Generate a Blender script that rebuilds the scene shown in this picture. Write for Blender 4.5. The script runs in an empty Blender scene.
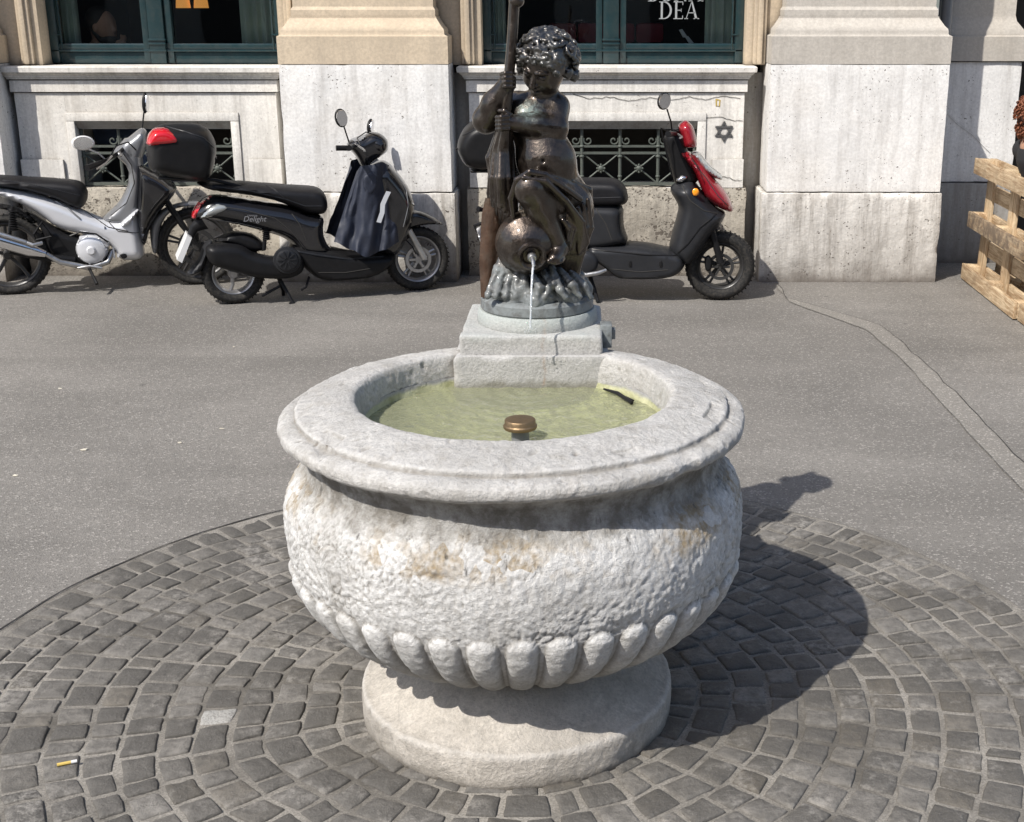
import bpy, bmesh, math, random
import numpy as np
from mathutils import Vector, Matrix, noise as mn
from mathutils.geometry import delaunay_2d_cdt
random.seed(7)
R = math.radians
SC = bpy.context.scene
COL = SC.collection
# ------------------------------------------------------------------ camera numbers
H, PITCH, F, CX, CY = 1.8, R(17.5), 1300.0, 590.0, 411.0
CP, SP = math.cos(PITCH), math.sin(PITCH)
def ray(px, py):
    xc = (px-CX)/F; yc = -(py-CY)/F
    return Vector((xc, CP+yc*SP, -SP+yc*CP))
def P(px, py, Y):
    d = ray(px, py); return Vector((0,0,H))+d*(Y/d.y)
def G(px, py, z=0.0):
    d = ray(px, py); return Vector((0,0,H))+d*((z-H)/d.z)
# ------------------------------------------------------------------ node helpers
def nd(nt, t, ins=None, **kw):
    n = nt.nodes.new(t)
    for k, v in kw.items(): setattr(n, k, v)
    for k, v in (ins or {}).items():
        s = n.inputs[k]
        if isinstance(v, bpy.types.NodeSocket): nt.links.new(v, s)
        else:
            if s.type == 'RGBA' and not hasattr(v, '__len__'): v = (v, v, v, 1)
            elif s.type == 'RGBA' and len(v) == 3: v = (*v, 1)
            s.default_value = v
    return n
def newmat(name):
    m = bpy.data.materials.new(name); m.use_nodes = True
    nt = m.node_tree; b = nt.nodes['Principled BSDF']
    return m, nt, b
def coords(nt, scale=(1,1,1), obj=True):
    t = nd(nt, 'ShaderNodeTexCoord')
    mp = nd(nt, 'ShaderNodeMapping', {'Vector': t.outputs['Object'], 'Scale': scale})
    return mp.outputs[0]
def wcoords(nt, scale=(1,1,1)):
    t = nd(nt, 'ShaderNodeNewGeometry')
    mp = nd(nt, 'ShaderNodeMapping', {'Vector': t.outputs['Position'], 'Scale': scale})
    return mp.outputs[0]
def tnoise(nt, vec, scale, detail=6, rough=.6, dist=0):
    return nd(nt, 'ShaderNodeTexNoise', {'Vector': vec, 'Scale': scale, 'Detail': detail, 'Roughness': rough, 'Distortion': dist}).outputs['Fac']
def ramp(nt, fac, stops):
    r = nd(nt, 'ShaderNodeValToRGB', {'Fac': fac})
    el = r.color_ramp.elements
    while len(el) < len(stops): el.new(.5)
    for e, (p, c) in zip(el, stops):
        e.position = p
        e.color = (c, c, c, 1) if not hasattr(c, '__len__') else (*c, 1)
    return r.outputs[0]
def mix(nt, fac, a, b, mode='MIX'):
    n = nd(nt, 'ShaderNodeMix', data_type='RGBA', blend_type=mode)
    for k, v in ((0, fac), (6, a), (7, b)):
        s = n.inputs[k]
        if isinstance(v, bpy.types.NodeSocket): nt.links.new(v, s)
        else:
            if k and not hasattr(v, '__len__'): v = (v, v, v, 1)
            elif k and len(v) == 3: v = (*v, 1)
            s.default_value = v
    return n.outputs[2]
def math_(nt, op, a, b=0.0, c=None):
    n = nd(nt, 'ShaderNodeMath', operation=op)
    for i, v in enumerate((a, b) if c is None else (a, b, c)):
        if isinstance(v, bpy.types.NodeSocket): nt.links.new(v, n.inputs[i])
        else: n.inputs[i].default_value = v
    return n.outputs[0]
def bump(nt, h, strength=.3, dist=.01, prev=None):
    ins = {'Height': h, 'Strength': strength, 'Distance': dist}
    if prev is not None: ins['Normal'] = prev
    return nd(nt, 'ShaderNodeBump', ins).outputs[0]
def setb(nt, b, **kw):
    names = {'col': 'Base Color', 'rough': 'Roughness', 'metal': 'Metallic', 'nrm': 'Normal', 'coat': 'Coat Weight',
             'coatr': 'Coat Roughness', 'spec': 'Specular IOR Level', 'emit': 'Emission Color', 'emits': 'Emission Strength',
             'trans': 'Transmission Weight', 'ior': 'IOR', 'alpha': 'Alpha', 'sheen': 'Sheen Weight'}
    for k, v in kw.items():
        s = b.inputs[names[k]]
        if isinstance(v, bpy.types.NodeSocket): nt.links.new(v, s)
        else:
            if s.type == 'RGBA' and len(v) == 3: v = (*v, 1)
            s.default_value = v
def pbr(name, col, rough=.5, metal=0., var=.25, scale=8, bs=.1, bscale=120, coat=0., dirt=0., spec=.5):
    m, nt, b = newmat(name)
    v = coords(nt)
    n1 = tnoise(nt, v, scale, 8, .65)
    c = Vector(col)
    base = mix(nt, n1, tuple(c*(1-var)), tuple(c*(1+var)))
    if dirt:
        n3 = ramp(nt, tnoise(nt, v, scale*2.3, 8, .7), [(.45, 0), (.72, dirt)])
        base = mix(nt, n3, base, (.16, .14, .115))
    n2 = tnoise(nt, v, bscale, 4, .6)
    rr = math_(nt, 'MULTIPLY_ADD', n1, rough*.5, rough*.75)
    setb(nt, b, col=base, rough=rr, metal=metal, coat=coat, coatr=.06, spec=spec, nrm=bump(nt, n2, bs, .004))
    return m
def lime(name, base, pits=.5, grime=.3, rough=.85, warm=(.42,.36,.28), pscale=26, bstr=.5, lowgrime=True, stretch=1.0):
    """weathered limestone: pits, blotches, streaks, dirt towards the pavement"""
    m, nt, b = newmat(name)
    v = wcoords(nt)
    vs = wcoords(nt, (6, 6, .55))
    c = Vector(base)
    n1 = tnoise(nt, v, 2.2, 9, .65)
    col = mix(nt, ramp(nt, n1, [(.3, 0), (.7, 1)]), tuple(c*.84), tuple(c*1.1))
    nf = tnoise(nt, v, 55, 5, .7)
    col = mix(nt, ramp(nt, nf, [(.40, .5), (.62, 0)]), col, tuple(c*.66))
    st = ramp(nt, tnoise(nt, vs, 1.6, 8, .75), [(.46, 0), (.70, 1)])
    col = mix(nt, math_(nt, 'MULTIPLY', st, grime), col, (.23, .205, .175))
    wm = ramp(nt, tnoise(nt, v, 1.1, 6, .6), [(.5, 0), (.75, 1)])
    col = mix(nt, math_(nt, 'MULTIPLY', wm, .45), col, warm)
    # pits: small elongated dark holes
    vp = wcoords(nt, (1, 1, 1.3*stretch))
    warp = nd(nt, 'ShaderNodeVectorMath', {0: vp, 1: nd(nt, 'ShaderNodeVectorMath', {0: nd(nt, 'ShaderNodeTexNoise', {'Vector': vp, 'Scale': 30.}).outputs['Color'], 1: (.05,.05,.05)}, operation='MULTIPLY').outputs[0]}, operation='ADD').outputs[0]
    vo = nd(nt, 'ShaderNodeTexVoronoi', {'Vector': warp, 'Scale': pscale, 'Randomness': 1.}).outputs['Distance']
    dens = tnoise(nt, v, 4, 5, .7)
    thr = math_(nt, 'MULTIPLY', ramp(nt, dens, [(.36, 0), (.72, 1)]), .34*pits+.05)
    thr = math_(nt, 'MULTIPLY', thr, ramp(nt, tnoise(nt, v, 21, 3, .5), [(.35, .25), (.65, 1.25)]))
    pit = math_(nt, 'LESS_THAN', vo, thr)
    pitm = math_(nt, 'MULTIPLY', pit, .9)
    col = mix(nt, pitm, col, (.13, .11, .09))
    if lowgrime:
        z = nd(nt, 'ShaderNodeSeparateXYZ', {0: v}).outputs[2]
        zz = math_(nt, 'ADD', z, math_(nt, 'MULTIPLY', math_(nt, 'SUBTRACT', tnoise(nt, v, 6, 7, .7), .5), .35))
        g = ramp(nt, zz, [(0.02, .85), (.16, .38), (.55, 0)])
        col = mix(nt, g, col, (.17, .15, .13))
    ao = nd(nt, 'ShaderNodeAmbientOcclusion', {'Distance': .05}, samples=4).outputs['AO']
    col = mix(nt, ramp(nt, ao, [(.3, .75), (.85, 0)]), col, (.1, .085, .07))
    nb = bump(nt, nf, bstr*.5, .006)
    nb = bump(nt, tnoise(nt, v, 14, 6, .6), bstr*.4, .015, nb)
    nb = bump(nt, math_(nt, 'SUBTRACT', 1.0, pit), bstr, .006, nb)
    setb(nt, b, col=col, rough=rough, nrm=nb, spec=.25)
    return m
M = {}
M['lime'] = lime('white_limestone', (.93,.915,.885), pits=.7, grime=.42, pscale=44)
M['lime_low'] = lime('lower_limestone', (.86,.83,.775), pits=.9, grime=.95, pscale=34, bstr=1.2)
M['lime_panel'] = lime('panel_limestone', (.90,.87,.81), pits=.5, grime=.5, pscale=46)
M['lime_rough'] = lime('rough_base_limestone', (.60,.55,.46), pits=2.3, grime=.8, pscale=48, bstr=1.6)
M['sand'] = lime('tan_sandstone', (.68,.565,.42), pits=.1, grime=.25, warm=(.45,.37,.26), lowgrime=False)
M['sand_grey'] = lime('grey_sandstone', (.58,.54,.48), pits=.1, grime=.3, lowgrime=False)
M['shade_stone'] = lime('shaded_recess_limestone', (.46,.45,.43), pits=.5, grime=.9)  # grimy limestone copy with the shade of recesses and soffits put into its colour
# ---- fountain stone
def fountain_stone(name, base=(.86,.85,.825), belly=True):
    m, nt, b = newmat(name)
    v = wcoords(nt)
    c = Vector(base)
    n1 = tnoise(nt, v, 5, 9, .7)
    col = mix(nt, ramp(nt, n1, [(.32, 0), (.66, 1)]), tuple(c*.74), tuple(c*1.12))
    nf = tnoise(nt, v, 120, 5, .75)
    col = mix(nt, ramp(nt, nf, [(.38, .5), (.62, 0)]), col, tuple(c*.52))
    n3 = tnoise(nt, v, 26, 7, .75)
    col = mix(nt, ramp(nt, n3, [(.52, 0), (.70, .6)]), col, (.30,.28,.25))
    stk = ramp(nt, tnoise(nt, wcoords(nt, (16, 16, 2.2)), 1.0, 6, .65), [(.5, 0), (.72, .45)])
    col = mix(nt, stk, col, (.34,.31,.265))
    z = nd(nt, 'ShaderNodeSeparateXYZ', {0: v}).outputs[2]
    zw = math_(nt, 'ADD', z, math_(nt, 'MULTIPLY', math_(nt, 'SUBTRACT', tnoise(nt, v, 16, 5, .6), .5), .09))
    if belly:
        # brown lichen blotches round the shoulder, dark crust in the throat under the rim
        band = ramp(nt, zw, [(.58, 0), (.615, 1), (.68, 1), (.70, 0)])
        vo = nd(nt, 'ShaderNodeTexVoronoi', {'Vector': v, 'Scale': 26.}).outputs['Color']
        vb = ramp(nt, nd(nt, 'ShaderNodeSeparateXYZ', {0: vo}).outputs[0], [(.34, 0), (.42, 1)])
        vb = math_(nt, 'MULTIPLY', vb, ramp(nt, tnoise(nt, v, 4.5, 4, .6), [(.45, 0), (.55, .8)]))
        vb = math_(nt, 'MULTIPLY', vb, ramp(nt, tnoise(nt, v, 50, 4, .6), [(.35, .2), (.6, 1)]))
        col = mix(nt, math_(nt, 'MULTIPLY', band, vb), col, (.36,.26,.13))
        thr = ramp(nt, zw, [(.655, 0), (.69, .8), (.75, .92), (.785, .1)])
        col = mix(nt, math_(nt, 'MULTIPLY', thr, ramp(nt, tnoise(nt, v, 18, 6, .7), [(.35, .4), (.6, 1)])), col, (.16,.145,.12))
        # thin black drips
        blk = ramp(nt, tnoise(nt, wcoords(nt, (30, 30, 5)), 1.0, 5, .65), [(.62, 0), (.68, 1)])
        bb = ramp(nt, zw, [(.58, 0), (.62, .8), (.70, .8), (.72, 0)])
        col = mix(nt, math_(nt, 'MULTIPLY', blk, bb), col, (.09,.085,.075))
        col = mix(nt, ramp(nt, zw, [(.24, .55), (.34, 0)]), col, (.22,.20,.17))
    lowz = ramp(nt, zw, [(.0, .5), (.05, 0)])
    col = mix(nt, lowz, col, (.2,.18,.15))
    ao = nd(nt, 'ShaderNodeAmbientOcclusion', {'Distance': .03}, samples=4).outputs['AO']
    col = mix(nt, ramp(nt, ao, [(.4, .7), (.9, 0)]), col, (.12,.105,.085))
    # cracks
    wv = nd(nt, 'ShaderNodeVectorMath', {0: v, 1: nd(nt, 'ShaderNodeVectorMath', {0: nd(nt, 'ShaderNodeTexNoise', {'Vector': v, 'Scale': 14., 'Detail': 5.}).outputs['Color'], 1: (.09,.09,.09)}, operation='MULTIPLY').outputs[0]}, operation='ADD').outputs[0]
    ve = nd(nt, 'ShaderNodeTexVoronoi', {'Vector': wv, 'Scale': 7.}, feature='DISTANCE_TO_EDGE').outputs['Distance']
    crk = ramp(nt, ve, [(.0, 0), (.05, 1)])
    cm = math_(nt, 'MULTIPLY', math_(nt, 'SUBTRACT', 1., crk), ramp(nt, tnoise(nt, v, 7, 4, .6), [(.5, 0), (.68, .35)]))
    col = mix(nt, cm, col, (.2,.18,.15))
    pt = nd(nt, 'ShaderNodeNewGeometry').outputs['Pointiness']
    col = mix(nt, ramp(nt, pt, [(.43, .85), (.492, 0)]), col, (.24,.215,.18))
    col = mix(nt, ramp(nt, pt, [(.505, 0), (.56, .35)]), col, (.9,.89,.87))
    nb = bump(nt, crk, .12, .004)
    nb = bump(nt, n3, .45, .012, nb)
    nb = bump(nt, nf, 1.0, .006, nb)
    setb(nt, b, col=col, rough=.85, nrm=nb, spec=.25)
    return m
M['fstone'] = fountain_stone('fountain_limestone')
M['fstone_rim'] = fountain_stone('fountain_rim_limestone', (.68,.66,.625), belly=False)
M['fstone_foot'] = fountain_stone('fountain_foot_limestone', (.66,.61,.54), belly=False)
def plinth_mat():
    m, nt, b = newmat('plinth_limestone')
    v = wcoords(nt)
    c = Vector((.50,.49,.47))
    n1 = tnoise(nt, v, 8, 8, .7)
    col = mix(nt, n1, tuple(c*.7), tuple(c*1.25))
    col = mix(nt, ramp(nt, tnoise(nt, v, 150, 4, .7), [(.35, .5), (.6, 0)]), col, tuple(c*.5))
    z = nd(nt, 'ShaderNodeSeparateXYZ', {0: v}).outputs[2]
    zw = math_(nt, 'ADD', z, math_(nt, 'MULTIPLY', math_(nt, 'SUBTRACT', tnoise(nt, v, 20, 5, .6), .5), .06))
    col = mix(nt, ramp(nt, zw, [(.775, .8), (.80, 0)]), col, (.2,.19,.15))
    col = mix(nt, ramp(nt, zw, [(.90, 0), (.95, .55)]), col, (.38,.44,.415))
    # rusty streak in the middle of the face
    x = nd(nt, 'ShaderNodeSeparateXYZ', {0: v}).outputs[0]
    xs = math_(nt, 'ABSOLUTE', math_(nt, 'ADD', math_(nt, 'ADD', x, .115), math_(nt, 'MULTIPLY', tnoise(nt, v, 14, 4, .6), .025)))
    col = mix(nt, math_(nt, 'MULTIPLY', ramp(nt, xs, [(.0, .6), (.006, 0)]), ramp(nt, tnoise(nt, v, 30, 4, .6), [(.4, 0), (.6, 1)])), col, (.36,.24,.16))
    nb = bump(nt, tnoise(nt, v, 120, 5, .7), .6, .005)
    nb = bump(nt, tnoise(nt, v, 22, 5, .7), .5, .01, nb)
    setb(nt, b, col=col, rough=.85, nrm=nb, spec=.25)
    return m
M['plinth'] = plinth_mat()
# ---- bronze
def bronze(name, base, patina=.0, pcol=(.20,.27,.25), zfade=None, rough=.3):
    m, nt, b = newmat(name)
    v = wcoords(nt)
    n1 = tnoise(nt, v, 16, 7, .65)
    c = Vector(base)
    col = mix(nt, n1, tuple(c*.3), tuple(c*1.7))
    z = nd(nt, 'ShaderNodeSeparateXYZ', {0: v}).outputs[2]
    nz = nd(nt, 'ShaderNodeSeparateXYZ', {0: nd(nt, 'ShaderNodeNewGeometry').outputs['Normal']}).outputs[2]
    fac = math_(nt, 'MULTIPLY', ramp(nt, tnoise(nt, v, 26, 6, .7), [(.42, 0), (.62, 1)]), patina)
    if zfade:
        zz = math_(nt, 'ADD', z, math_(nt, 'MULTIPLY', math_(nt, 'SUBTRACT', tnoise(nt, v, 22, 5, .6), .5), .08))
        mr = nd(nt, 'ShaderNodeMapRange', {'Value': zz, 'From Min': zfade[0], 'From Max': zfade[1], 'To Min': .85, 'To Max': 0.}).outputs[0]
        fac = math_(nt, 'MAXIMUM', fac, math_(nt, 'MULTIPLY', mr, ramp(nt, tnoise(nt, v, 40, 6, .7), [(.3, .4), (.55, 1)])))
    # verdigris smear on the chest
    d = nd(nt, 'ShaderNodeVectorMath', {0: v, 1: tuple(P(529, 112, 3.60))}, operation='DISTANCE').outputs['Value']
    dd = math_(nt, 'ADD', d, math_(nt, 'MULTIPLY', math_(nt, 'SUBTRACT', tnoise(nt, v, 60, 6, .7), .5), .045))
    chest = (math_(nt, 'MULTIPLY', ramp(nt, dd, [(.015, .8), (.05, 0)]), ramp(nt, tnoise(nt, v, 90, 6, .7), [(.38, .25), (.6, 1)])))
    col = mix(nt, fac, col, pcol)
    col = mix(nt, chest, col, (.19,.25,.235)); fac = math_(nt, 'MAXIMUM', fac, chest)
    metal = math_(nt, 'SUBTRACT', .9, math_(nt, 'MULTIPLY', fac, .75))
    rr = math_(nt, 'ADD', math_(nt, 'MULTIPLY', n1, .22), math_(nt, 'MULTIPLY_ADD', fac, .35, rough-.1))
    nb = bump(nt, tnoise(nt, v, 180, 5, .65), .25, .0025)
    nb = bump(nt, tnoise(nt, v, 32, 5, .6), .45, .008, nb)
    setb(nt, b, col=col, rough=rr, metal=metal, nrm=nb, spec=.5, coat=math_(nt, 'MULTIPLY_ADD', fac, -.8, .8), coatr=.09)
    return m
M['bronze'] = bronze('dark_bronze', (.060,.046,.037), .35, (.075,.066,.054), rough=.30)
M['bronze_hair'] = bronze('hair_bronze', (.085,.078,.072), .3, (.15,.17,.17), rough=.36)
M['bronze_rock'] = bronze('patinated_bronze', (.12,.11,.10), .9, (.25,.275,.28), (.985, 1.12), rough=.5)
M['bronze_oar'] = bronze('brown_bronze', (.15,.085,.055), .1, rough=.42)
M['brass'] = pbr('worn_brass', (.27,.19,.11), .5, .85, .45, 30, .35)
# ---- ground
def asphalt(name, base, speck=.5, big=1.0):
    m, nt, b = newmat(name)
    v = wcoords(nt)
    c = Vector(base)
    n1 = tnoise(nt, v, .55, 7, .6, .6)
    col = mix(nt, ramp(nt, n1, [(.33, 0), (.68, 1)]), tuple(c*(1-.2*big)), tuple(c*(1+.17*big)))
    n2 = tnoise(nt, wcoords(nt, (.35, 1.6, 1)), 1.3, 6, .65)
    col = mix(nt, ramp(nt, n2, [(.48, 0), (.72, .4*big)]), col, tuple(c*.66))
    vo = nd(nt, 'ShaderNodeTexVoronoi', {'Vector': v, 'Scale': 150.})
    g = nd(nt, 'ShaderNodeSeparateXYZ', {0: vo.outputs['Color']}).outputs[0]
    col = mix(nt, ramp(nt, g, [(.0, speck*1.5), (.25, 0)]), col, tuple(c*.42))
    col = mix(nt, ramp(nt, g, [(.90, 0), (.93, speck*1.6)]), col, tuple(c*2.1))
    fine = tnoise(nt, v, 330, 3, .6)
    col = mix(nt, ramp(nt, fine, [(.36, .4), (.55, 0)]), col, tuple(c*.5))
    gm = nd(nt, 'ShaderNodeTexVoronoi', {'Vector': v, 'Scale': 3.4, 'Randomness': 1.}).outputs['Distance']
    gm = math_(nt, 'ADD', gm, math_(nt, 'MULTIPLY', tnoise(nt, v, 25, 3, .5), .04))
    col = mix(nt, ramp(nt, gm, [(.05, .5), (.085, 0)]), col, tuple(c*.35))
    tr_ = ramp(nt, tnoise(nt, wcoords(nt, (.15, 3.2, 1)), 1.0, 5, .6), [(.56, 0), (.66, .14)])
    col = mix(nt, tr_, col, tuple(c*.55))
    # scattered darker stains
    s = ramp(nt, tnoise(nt, v, 3.7, 4, .5, .5), [(.68, 0), (.74, .35)])
    col = mix(nt, s, col, tuple(c*.5))
    nb = bump(nt, vo.outputs['Distance'], .55, .004)
    nb = bump(nt, fine, .4, .003, nb)
    nb = bump(nt, tnoise(nt, v, 2.5, 4, .5), .5, .02, nb)
    setb(nt, b, col=col, rough=.82, nrm=nb, spec=.3)
    return m
M['asphalt'] = asphalt('grey_asphalt', (.225,.212,.193), .36, 1.25)
M['asphalt_patch'] = asphalt('pale_asphalt_strip', (.262,.246,.221), .36, .6)
M['crack'] = pbr('dark_crack', (.035,.033,.03), .9)
def sett_mat():
    m, nt, b = newmat('basalt_setts')
    v = wcoords(nt)
    at = nd(nt, 'ShaderNodeAttribute', attribute_name='tone').outputs['Color']
    sep = nd(nt, 'ShaderNodeSeparateColor', {0: at})
    c = Vector((.205,.192,.172))
    col = mix(nt, sep.outputs[0], tuple(c*.55), tuple(c*1.25))
    col = mix(nt, sep.outputs[1], col, (.135,.115,.085))
    n1 = tnoise(nt, v, 30, 7, .7)
    col = mix(nt, ramp(nt, n1, [(.38, .7), (.62, 0)]), col, tuple(c*.45))
    nf = tnoise(nt, v, 210, 4, .7)
    col = mix(nt, ramp(nt, nf, [(.52, 0), (.75, .45)]), col, (.26,.25,.235))
    # dusty mortar smears on top
    d = ramp(nt, tnoise(nt, v, 3.3, 8, .75), [(.50, 0), (.64, .85)])
    d = math_(nt, 'MULTIPLY', d, ramp(nt, tnoise(nt, v, 45, 5, .7), [(.42, 0), (.58, 1)]))
    col = mix(nt, d, col, (.33,.31,.28))
    col = mix(nt, math_(nt, 'MULTIPLY', sep.outputs[2], ramp(nt, nf, [(.35, .3), (.55, 1)])), col, (.50,.49,.46))
    nb = bump(nt, n1, .8, .012)
    nb = bump(nt, nf, .6, .004, nb)
    setb(nt, b, col=col, rough=.72, nrm=nb, spec=.35)
    return m
M['sett'] = sett_mat()
def mortar():
    m, nt, b = newmat('sandy_mortar')
    v = wcoords(nt)
    n = ramp(nt, tnoise(nt, v, 2.6, 7, .7), [(.36, 0), (.6, 1)])
    col = mix(nt, n, (.13,.12,.105), (.37,.345,.305))
    f = tnoise(nt, v, 160, 4, .7)
    col = mix(nt, ramp(nt, f, [(.4, .5), (.6, 0)]), col, (.08,.075,.065))
    setb(nt, b, col=col, rough=.95, nrm=bump(nt, f, .7, .005), spec=.15)
    return m
M['mortar'] = mortar()
# ---- vehicle and small materials
M['black_paint'] = pbr('gloss_black_paint', (.012,.012,.014), .22, 0, .2, 6, .02, 200, coat=.8)
M['black_plastic'] = pbr('black_plastic', (.012,.012,.013), .38, 0, .3, 14, .08, 300, dirt=.02, spec=.2)
M['dark_grey_plastic'] = pbr('dark_grey_plastic', (.022,.023,.026), .36, 0, .3, 12, .08, 300, dirt=.03, spec=.3)
M['seat'] = pbr('black_vinyl', (.010,.010,.012), .45, 0, .3, 14, .35, 420, dirt=.02, spec=.3)
M['silver'] = pbr('silver_paint', (.72,.73,.76), .3, .25, .08, 8, .02, 300, coat=.7)
M['gunmetal'] = pbr('grey_metallic_paint', (.22,.225,.235), .32, .3, .1, 8, .02, 300, coat=.5)
M['red'] = pbr('dark_red_paint', (.33,.012,.022), .25, .1, .15, 8, .02, 300, coat=.8)
M['redlens'] = pbr('red_lens', (.62,.01,.02), .12, 0, .2, 30, .05, 90, coat=1.)
M['orange'] = pbr('orange_lens', (.95,.33,.015), .2, 0, .1, 30, .05, 90, coat=.8)
M['chrome'] = pbr('chrome', (.75,.75,.76), .12, 1., .06, 10, .02)
M['alu'] = pbr('dull_aluminium', (.50,.50,.50), .38, .9, .2, 20, .2, 150, dirt=.35)
M['rim_silver'] = pbr('wheel_silver', (.42,.42,.43), .35, .8, .2, 20, .15, 150, dirt=.2)
M['rim_dark'] = pbr('wheel_black', (.035,.035,.036), .35, .2, .2, 20, .15, 150, dirt=.2)
M['tyre'] = pbr('tyre_rubber', (.016,.016,.016), .75, 0, .3, 25, .4, 180, dirt=.35, spec=.3)
M['cloth_navy'] = pbr('navy_waterproof_cloth', (.020,.025,.042), .62, 0, .3, 10, .5, 60)
M['reflect_tape'] = pbr('reflective_tape', (.62,.64,.67), .4, 0, .1)
M['white'] = pbr('white_plastic', (.75,.75,.74), .35, 0, .08)
M['lamp_lens'] = pbr('clear_lamp_lens', (.45,.47,.46), .1, .4, .1, 20, .3, 60, coat=1.)
M['green'] = pbr('dark_green_window_paint', (.011,.036,.042), .32, 0, .3, 9, .12, 90, coat=.35, dirt=.15)
M['iron'] = pbr('grey_green_iron', (.10,.115,.10), .6, .2, .35, 20, .5, 160, dirt=.35)
M['dark'] = pbr('dark_interior', (.03,.028,.025), .9)
M['interior_wall'] = pbr('interior_wall', (.05,.035,.028), .8, 0, .5, 2)
M['curtain'] = pbr('grey_green_curtain', (.55,.62,.52), .9, 0, .2, 10)
M['skin'] = pbr('skin', (.42,.23,.15), .55, 0, .12, 20, .15)
M['hair_dark'] = pbr('dark_hair', (.025,.018,.014), .6, 0, .4, 40, .6, 200)
M['hair_red'] = pbr('auburn_curly_hair', (.20,.065,.028), .55, 0, .5, 60, .8, 200)
M['cloth_black'] = pbr('black_cloth', (.016,.016,.018), .85, 0, .3, 20, .4, 200)
M['jeans'] = pbr('blue_denim', (.06,.09,.16), .85, 0, .3, 30, .4, 200)
M['paper'] = pbr('pale_scrap', (.62,.58,.48), .8)
M['yellowpaint'] = pbr('yellow_paint_mark', (.62,.45,.12), .8)
M['graffiti'] = pbr('grey_spray_paint', (.085,.085,.085), .85, 0, .6, 40)
M['disc_dark'] = pbr('dark_steel_disc', (.10,.10,.10), .4, .8, .2, 20)
M['badge'] = pbr('grey_badge', (.22,.22,.23), .5, 0, .05)
M['lettering'] = pbr('pale_lettering', (.34,.355,.36), .6, 0, .05)
def wood(nm='raw_pallet_wood', sc3=(1.6, 20, 20)):
    m, nt, b = newmat(nm)
    at = nd(nt, 'ShaderNodeAttribute', attribute_name='tone').outputs['Color']
    sep = nd(nt, 'ShaderNodeSeparateColor', {0: at})
    v = coords(nt, (1, 1, 1))
    vg = nd(nt, 'ShaderNodeMapping', {'Vector': v, 'Scale': sc3}).outputs[0]
    g = tnoise(nt, vg, 3, 8, .7, .8)
    col = mix(nt, ramp(nt, g, [(.40, 0), (.60, 1)]), (.34,.215,.115), (.70,.55,.36))
    col = mix(nt, ramp(nt, tnoise(nt, v, 5, 6, .7), [(.48, 0), (.68, .6)]), col, (.22,.15,.09))
    col = mix(nt, math_(nt, 'MULTIPLY', sep.outputs[0], .55), col, (.72,.58,.38))
    col = mix(nt, math_(nt, 'MULTIPLY', sep.outputs[1], ramp(nt, tnoise(nt, v, 9, 7, .75), [(.38, .3), (.56, 1)])), col, (.16,.12,.085))
    kn = nd(nt, 'ShaderNodeTexVoronoi', {'Vector': v, 'Scale': 7.}).outputs['Distance']
    col = mix(nt, ramp(nt, kn, [(.05, .8), (.1, 0)]), col, (.15,.07,.03))
    nb = bump(nt, g, .22, .002)
    setb(nt, b, col=col, rough=.75, nrm=nb, spec=.3)
    return m
M['wood'] = wood(); M['wood_v'] = wood('raw_pallet_wood_upright', (20, 20, 1.6))
def glass(name, tint=(.93,.96,.95), gl=.02):
    m, nt, b = newmat(name); nt.nodes.remove(b)
    out = nt.nodes['Material Output']
    v = wcoords(nt)
    nb = bump(nt, tnoise(nt, v, 1.5, 2, .5), .04, .05)
    tr = nd(nt, 'ShaderNodeBsdfTransparent', {'Color': tint}).outputs[0]
    g = nd(nt, 'ShaderNodeBsdfGlossy', {'Color': (1,1,1), 'Roughness': .01, 'Normal': nb}).outputs[0]
    fr = nd(nt, 'ShaderNodeFresnel', {'IOR': 1.5, 'Normal': nb}).outputs[0]
    f2 = math_(nt, 'ADD', fr, gl)
    s = nd(nt, 'ShaderNodeMixShader', {0: f2, 1: tr, 2: g}).outputs[0]
    nt.links.new(s, out.inputs[0])
    return m
M['glass'] = glass('window_glass')
def water_mat():
    m, nt, b = newmat('fountain_water'); nt.nodes.remove(b)
    out = nt.nodes['Material Output']
    v = wcoords(nt)
    nb = bump(nt, tnoise(nt, v, 30, 4, .55, .8), 1.0, .022)
    nb = bump(nt, tnoise(nt, v, 95, 3, .5), .5, .006, nb)
    tr = nd(nt, 'ShaderNodeBsdfTransparent', {'Color': (.86,.90,.72)}).outputs[0]
    df = nd(nt, 'ShaderNodeBsdfDiffuse', {'Color': (.50,.51,.33)}).outputs[0]
    a = nd(nt, 'ShaderNodeMixShader', {0: .42, 1: tr, 2: df}).outputs[0]
    g = nd(nt, 'ShaderNodeBsdfGlossy', {'Color': (1,1,1), 'Roughness': .03, 'Normal': nb}).outputs[0]
    fr = nd(nt, 'ShaderNodeFresnel', {'IOR': 1.42, 'Normal': nb}).outputs[0]
    s = nd(nt, 'ShaderNodeMixShader', {0: fr, 1: a, 2: g}).outputs[0]
    nt.links.new(s, out.inputs[0])
    return m
M['water'] = water_mat()
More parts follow.
